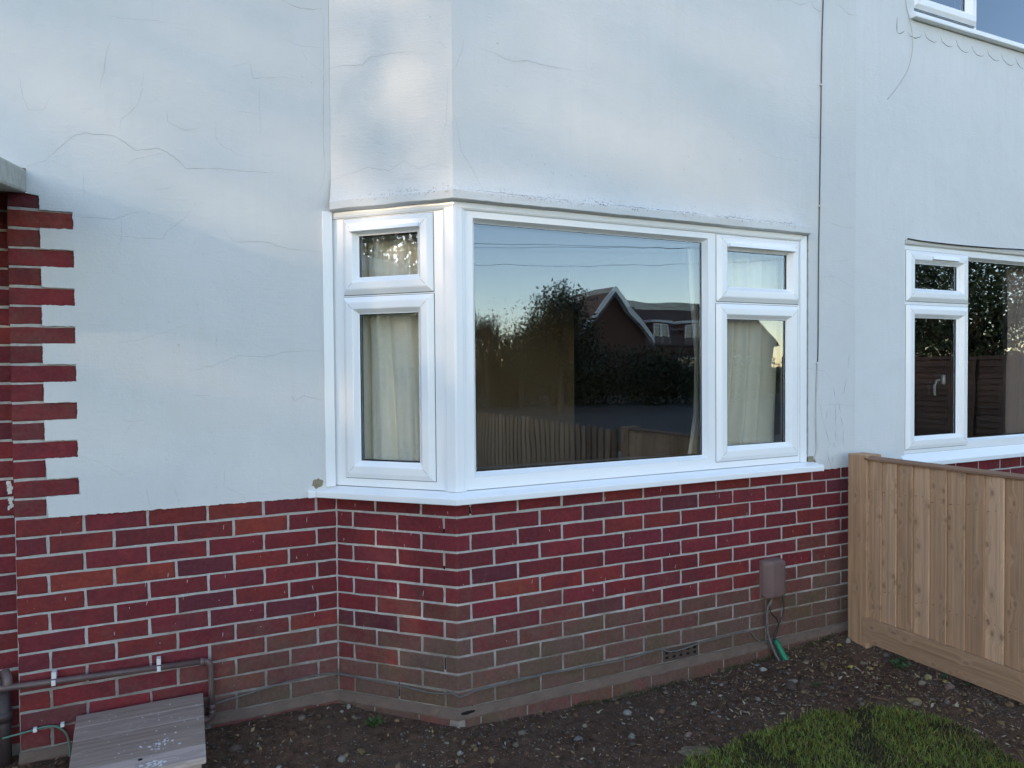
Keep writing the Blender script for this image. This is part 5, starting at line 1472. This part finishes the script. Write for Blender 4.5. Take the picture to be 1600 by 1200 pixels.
# overhead wires and the poles that carry them
poles = []
for (px, py, lb) in ((-9, -31.5, 'wooden telegraph pole across the road, left of the trees'), (33, -24, 'wooden telegraph pole across the road, right of the gabled house')):
    t = empty('telegraph_pole', (px, py, -1.0), lb, 'pole')
    b = MB(); b.tube([(px, py, -1.2), (px, py, 8.2)], [.15, .11], 10); b.build('shaft', M['bark'], t, True)
    b = MB(); b.box(px-.06, px+.06, py-.7, py+.7, 7.6, 7.72); b.build('cross_arm', M['bark'], t)
for k_, (z0, z1, sag, lb) in enumerate([(6.6, 6.9, 1.3, 'lowest overhead wire crossing the sky reflected in the large pane'), (6.0, 7.1, .35, 'middle overhead wire crossing the sky reflected in the large pane'), (6.9, 7.0, .65, 'topmost overhead wire crossing the sky reflected in the large pane')]):
    b = MB(); pp = []
    for i in range(41):
        s = i/40; pp.append((-9+42*s, -31.5+7.5*s+(k_-1)*.5, z0+(z1-z0)*s-4*sag*s*(1-s)))
    b.tube(pp, .010, 5); tag(b.build('overhead_wire', M['blackcable'], None), lb, 'wire')

# low sun side: garden hedge, trees left of the house, and additions that screen the sun
for i, (x, y, z, a_, c_, e, n, lb) in enumerate([(-12.5, -2.6, .2, 1.1, 3.6, 1.9, 26000, 'tall evergreen hedge left of the front garden'), (-12.8, -8.5, .2, 1.1, 3.6, 1.8, 14000, 'evergreen hedge further along the left of the garden')]):
    tag(leaf_cloud('hedge', [(x, y, z, a_, c_, e), (x, y-1.5, z-.3, a_, c_*.6, e), (x, y+1.5, z-.3, a_, c_*.6, e)], n, .10, DG, None, 60+i), lb, 'hedge')
for i, (x, y, lb) in enumerate([(-15.5, -4.0, 'leafy tree left of the garden with low sun behind, mirrored in the small pane'), (-15.0, .4, 'leafy tree added to block the low sun, nearest the line of houses'), (-15.8, -8.4, 'leafy tree added to block the low sun, nearest the road')]):
    bl = [(0, 0, 3.2, 2.2, 2.7, 2.0), (0, -1.7, 2.2, 1.6, 1.6, 1.4), (0, 1.8, 2.4, 1.6, 1.6, 1.4), (.3, .3, 5.2, 1.7, 2.1, 1.6), (0, -1.4, 4.6, 1.4, 1.5, 1.2), (0, 1.6, 4.4, 1.4, 1.5, 1.3), (-.2, 0, 6.6, 1.5, 2.1, 1.3)]
    tree('sun_screen_tree', x, y, lb, bl, (3900, 8500, 9000)[i], .15, DG, 71+i, .2, 5.5, 5)  # the two outer trees are added to hold back sun and sky glow
tag(leaf_cloud('shrub', [(-8, -2.9, .3, .9, 2.6, 1.5), (-8.1, -1.2, .2, .8, 1.6, 1.55), (-7.9, -4.2, .3, .8, 1.6, 1.5)], 16000, .075, LG, None, 66), 'rounded evergreen shrub added in front of the left hedge to block low sun', 'shrub')  # unseen shrub, added to keep low sun off the bricks
tree('sun_screen_tree', -21, -11.0, 'tallest tree, added behind the others to block sun from the upper walls', [(0, 0, 6.2, 2.6, 3.6, 2.4), (0, .8, 8.8, 2.4, 2.6, 1.9), (0, -3.2, 5.4, 2.2, 3.0, 2.2)], 17000, .17, DG, 91, .25, 7, 5)  # unseen tree, added and shaped to cut sun patches on the upper walls
ln = empty('horizon_screen_bungalow', (-28, -6, -1.0), 'low brick bungalow added beyond the trees on the left to block the bright horizon', 'house')  # unseen bungalow, added to hide the bright horizon below the crowns
b = MB(); b.box(-32, -26, -18, 9, -1.1, 1.5); b.build('wall', M['farbrick'], ln)
b = MB(); b.add([(-25.6, -18.4, 1.45), (-25.6, 9.4, 1.45), (-29, 9.4, 3.1), (-29, -18.4, 3.1), (-32.4, -18.4, 1.45), (-32.4, 9.4, 1.45)], [(0,1,2,3),(3,2,5,4),(0,3,4),(1,5,2),(0,4,5,1)]); b.build('roof', M['roof'], ln)
for wy in (-12, -5, 2):
    b = MB(); b.box(-25.999, -25.95, wy, wy+1.8, 0, 1.1); w_ = b.build('window', M['white'], ln)
    b = MB(); b.box(-25.9499, -25.94, wy+.08, wy+1.72, .08, 1.02); b.build('pane', M['far_glass'], w_)
# neighbour's side: lap panel fence and evergreens
lap = empty('lap_panel_fence', (8.4, -4, -1.0), 'brown overlap panel fence reflected in the neighbouring window', 'fence')
LX = 8.4
for pnl in range(3):
    ya = -.6-pnl*1.9
    b = MB(); b.box(LX-.02, LX+.07, ya-1.9, ya-1.81, -1.1, .78); b.build('fence_post', M['lap'], lap)
    b = MB(); b.box(LX-.028, LX+.03, ya-1.805, ya, .70, .745); b.build('capping_rail', M['lap'], lap)
    for i in range(21):
        z = -.95+i*.078
        b = MB(); w1 = rng.uniform(-.006, .006)
        V = [(LX-.022, ya, z+w1), (LX-.022, ya-1.8, z), (LX-.014, ya-1.8, z), (LX-.014, ya, z+w1), (LX, ya, z+.09+w1), (LX, ya-1.8, z+.09), (LX+.006, ya-1.8, z+.09), (LX+.006, ya, z+.09+w1)]
        b.add(V, [(0,3,2,1),(4,5,6,7),(0,1,5,4),(1,2,6,5),(2,3,7,6),(3,0,4,7)]); b.build('slat', M['lap'], lap)
    for yy in (ya-.45, ya-1.35):
        b = MB(); b.box(LX-.045, LX-.0225, yy-.035, yy, -.95, .699); b.build('batten', M['lap'], lap)
for i, (x, y, lb) in enumerate([(12.2, -2.0, 'evergreen tree behind the lap fence, nearest the houses'), (12.8, -5.4, 'broad evergreen tree behind the middle of the lap fence'), (13.6, -8.0, 'evergreen tree behind the far end of the lap fence')]):
    tree('evergreen_tree', x, y, lb, [(0, 0, 1.6, 1.7, 1.9, 1.9), (.2, .6, 2.6, 1.3, 1.4, 1.4), (0, -.8, .8, 1.5, 1.5, 1.5)], 26000, .042, LG if i == 1 else DG, 80+i, .16, 3, 4)
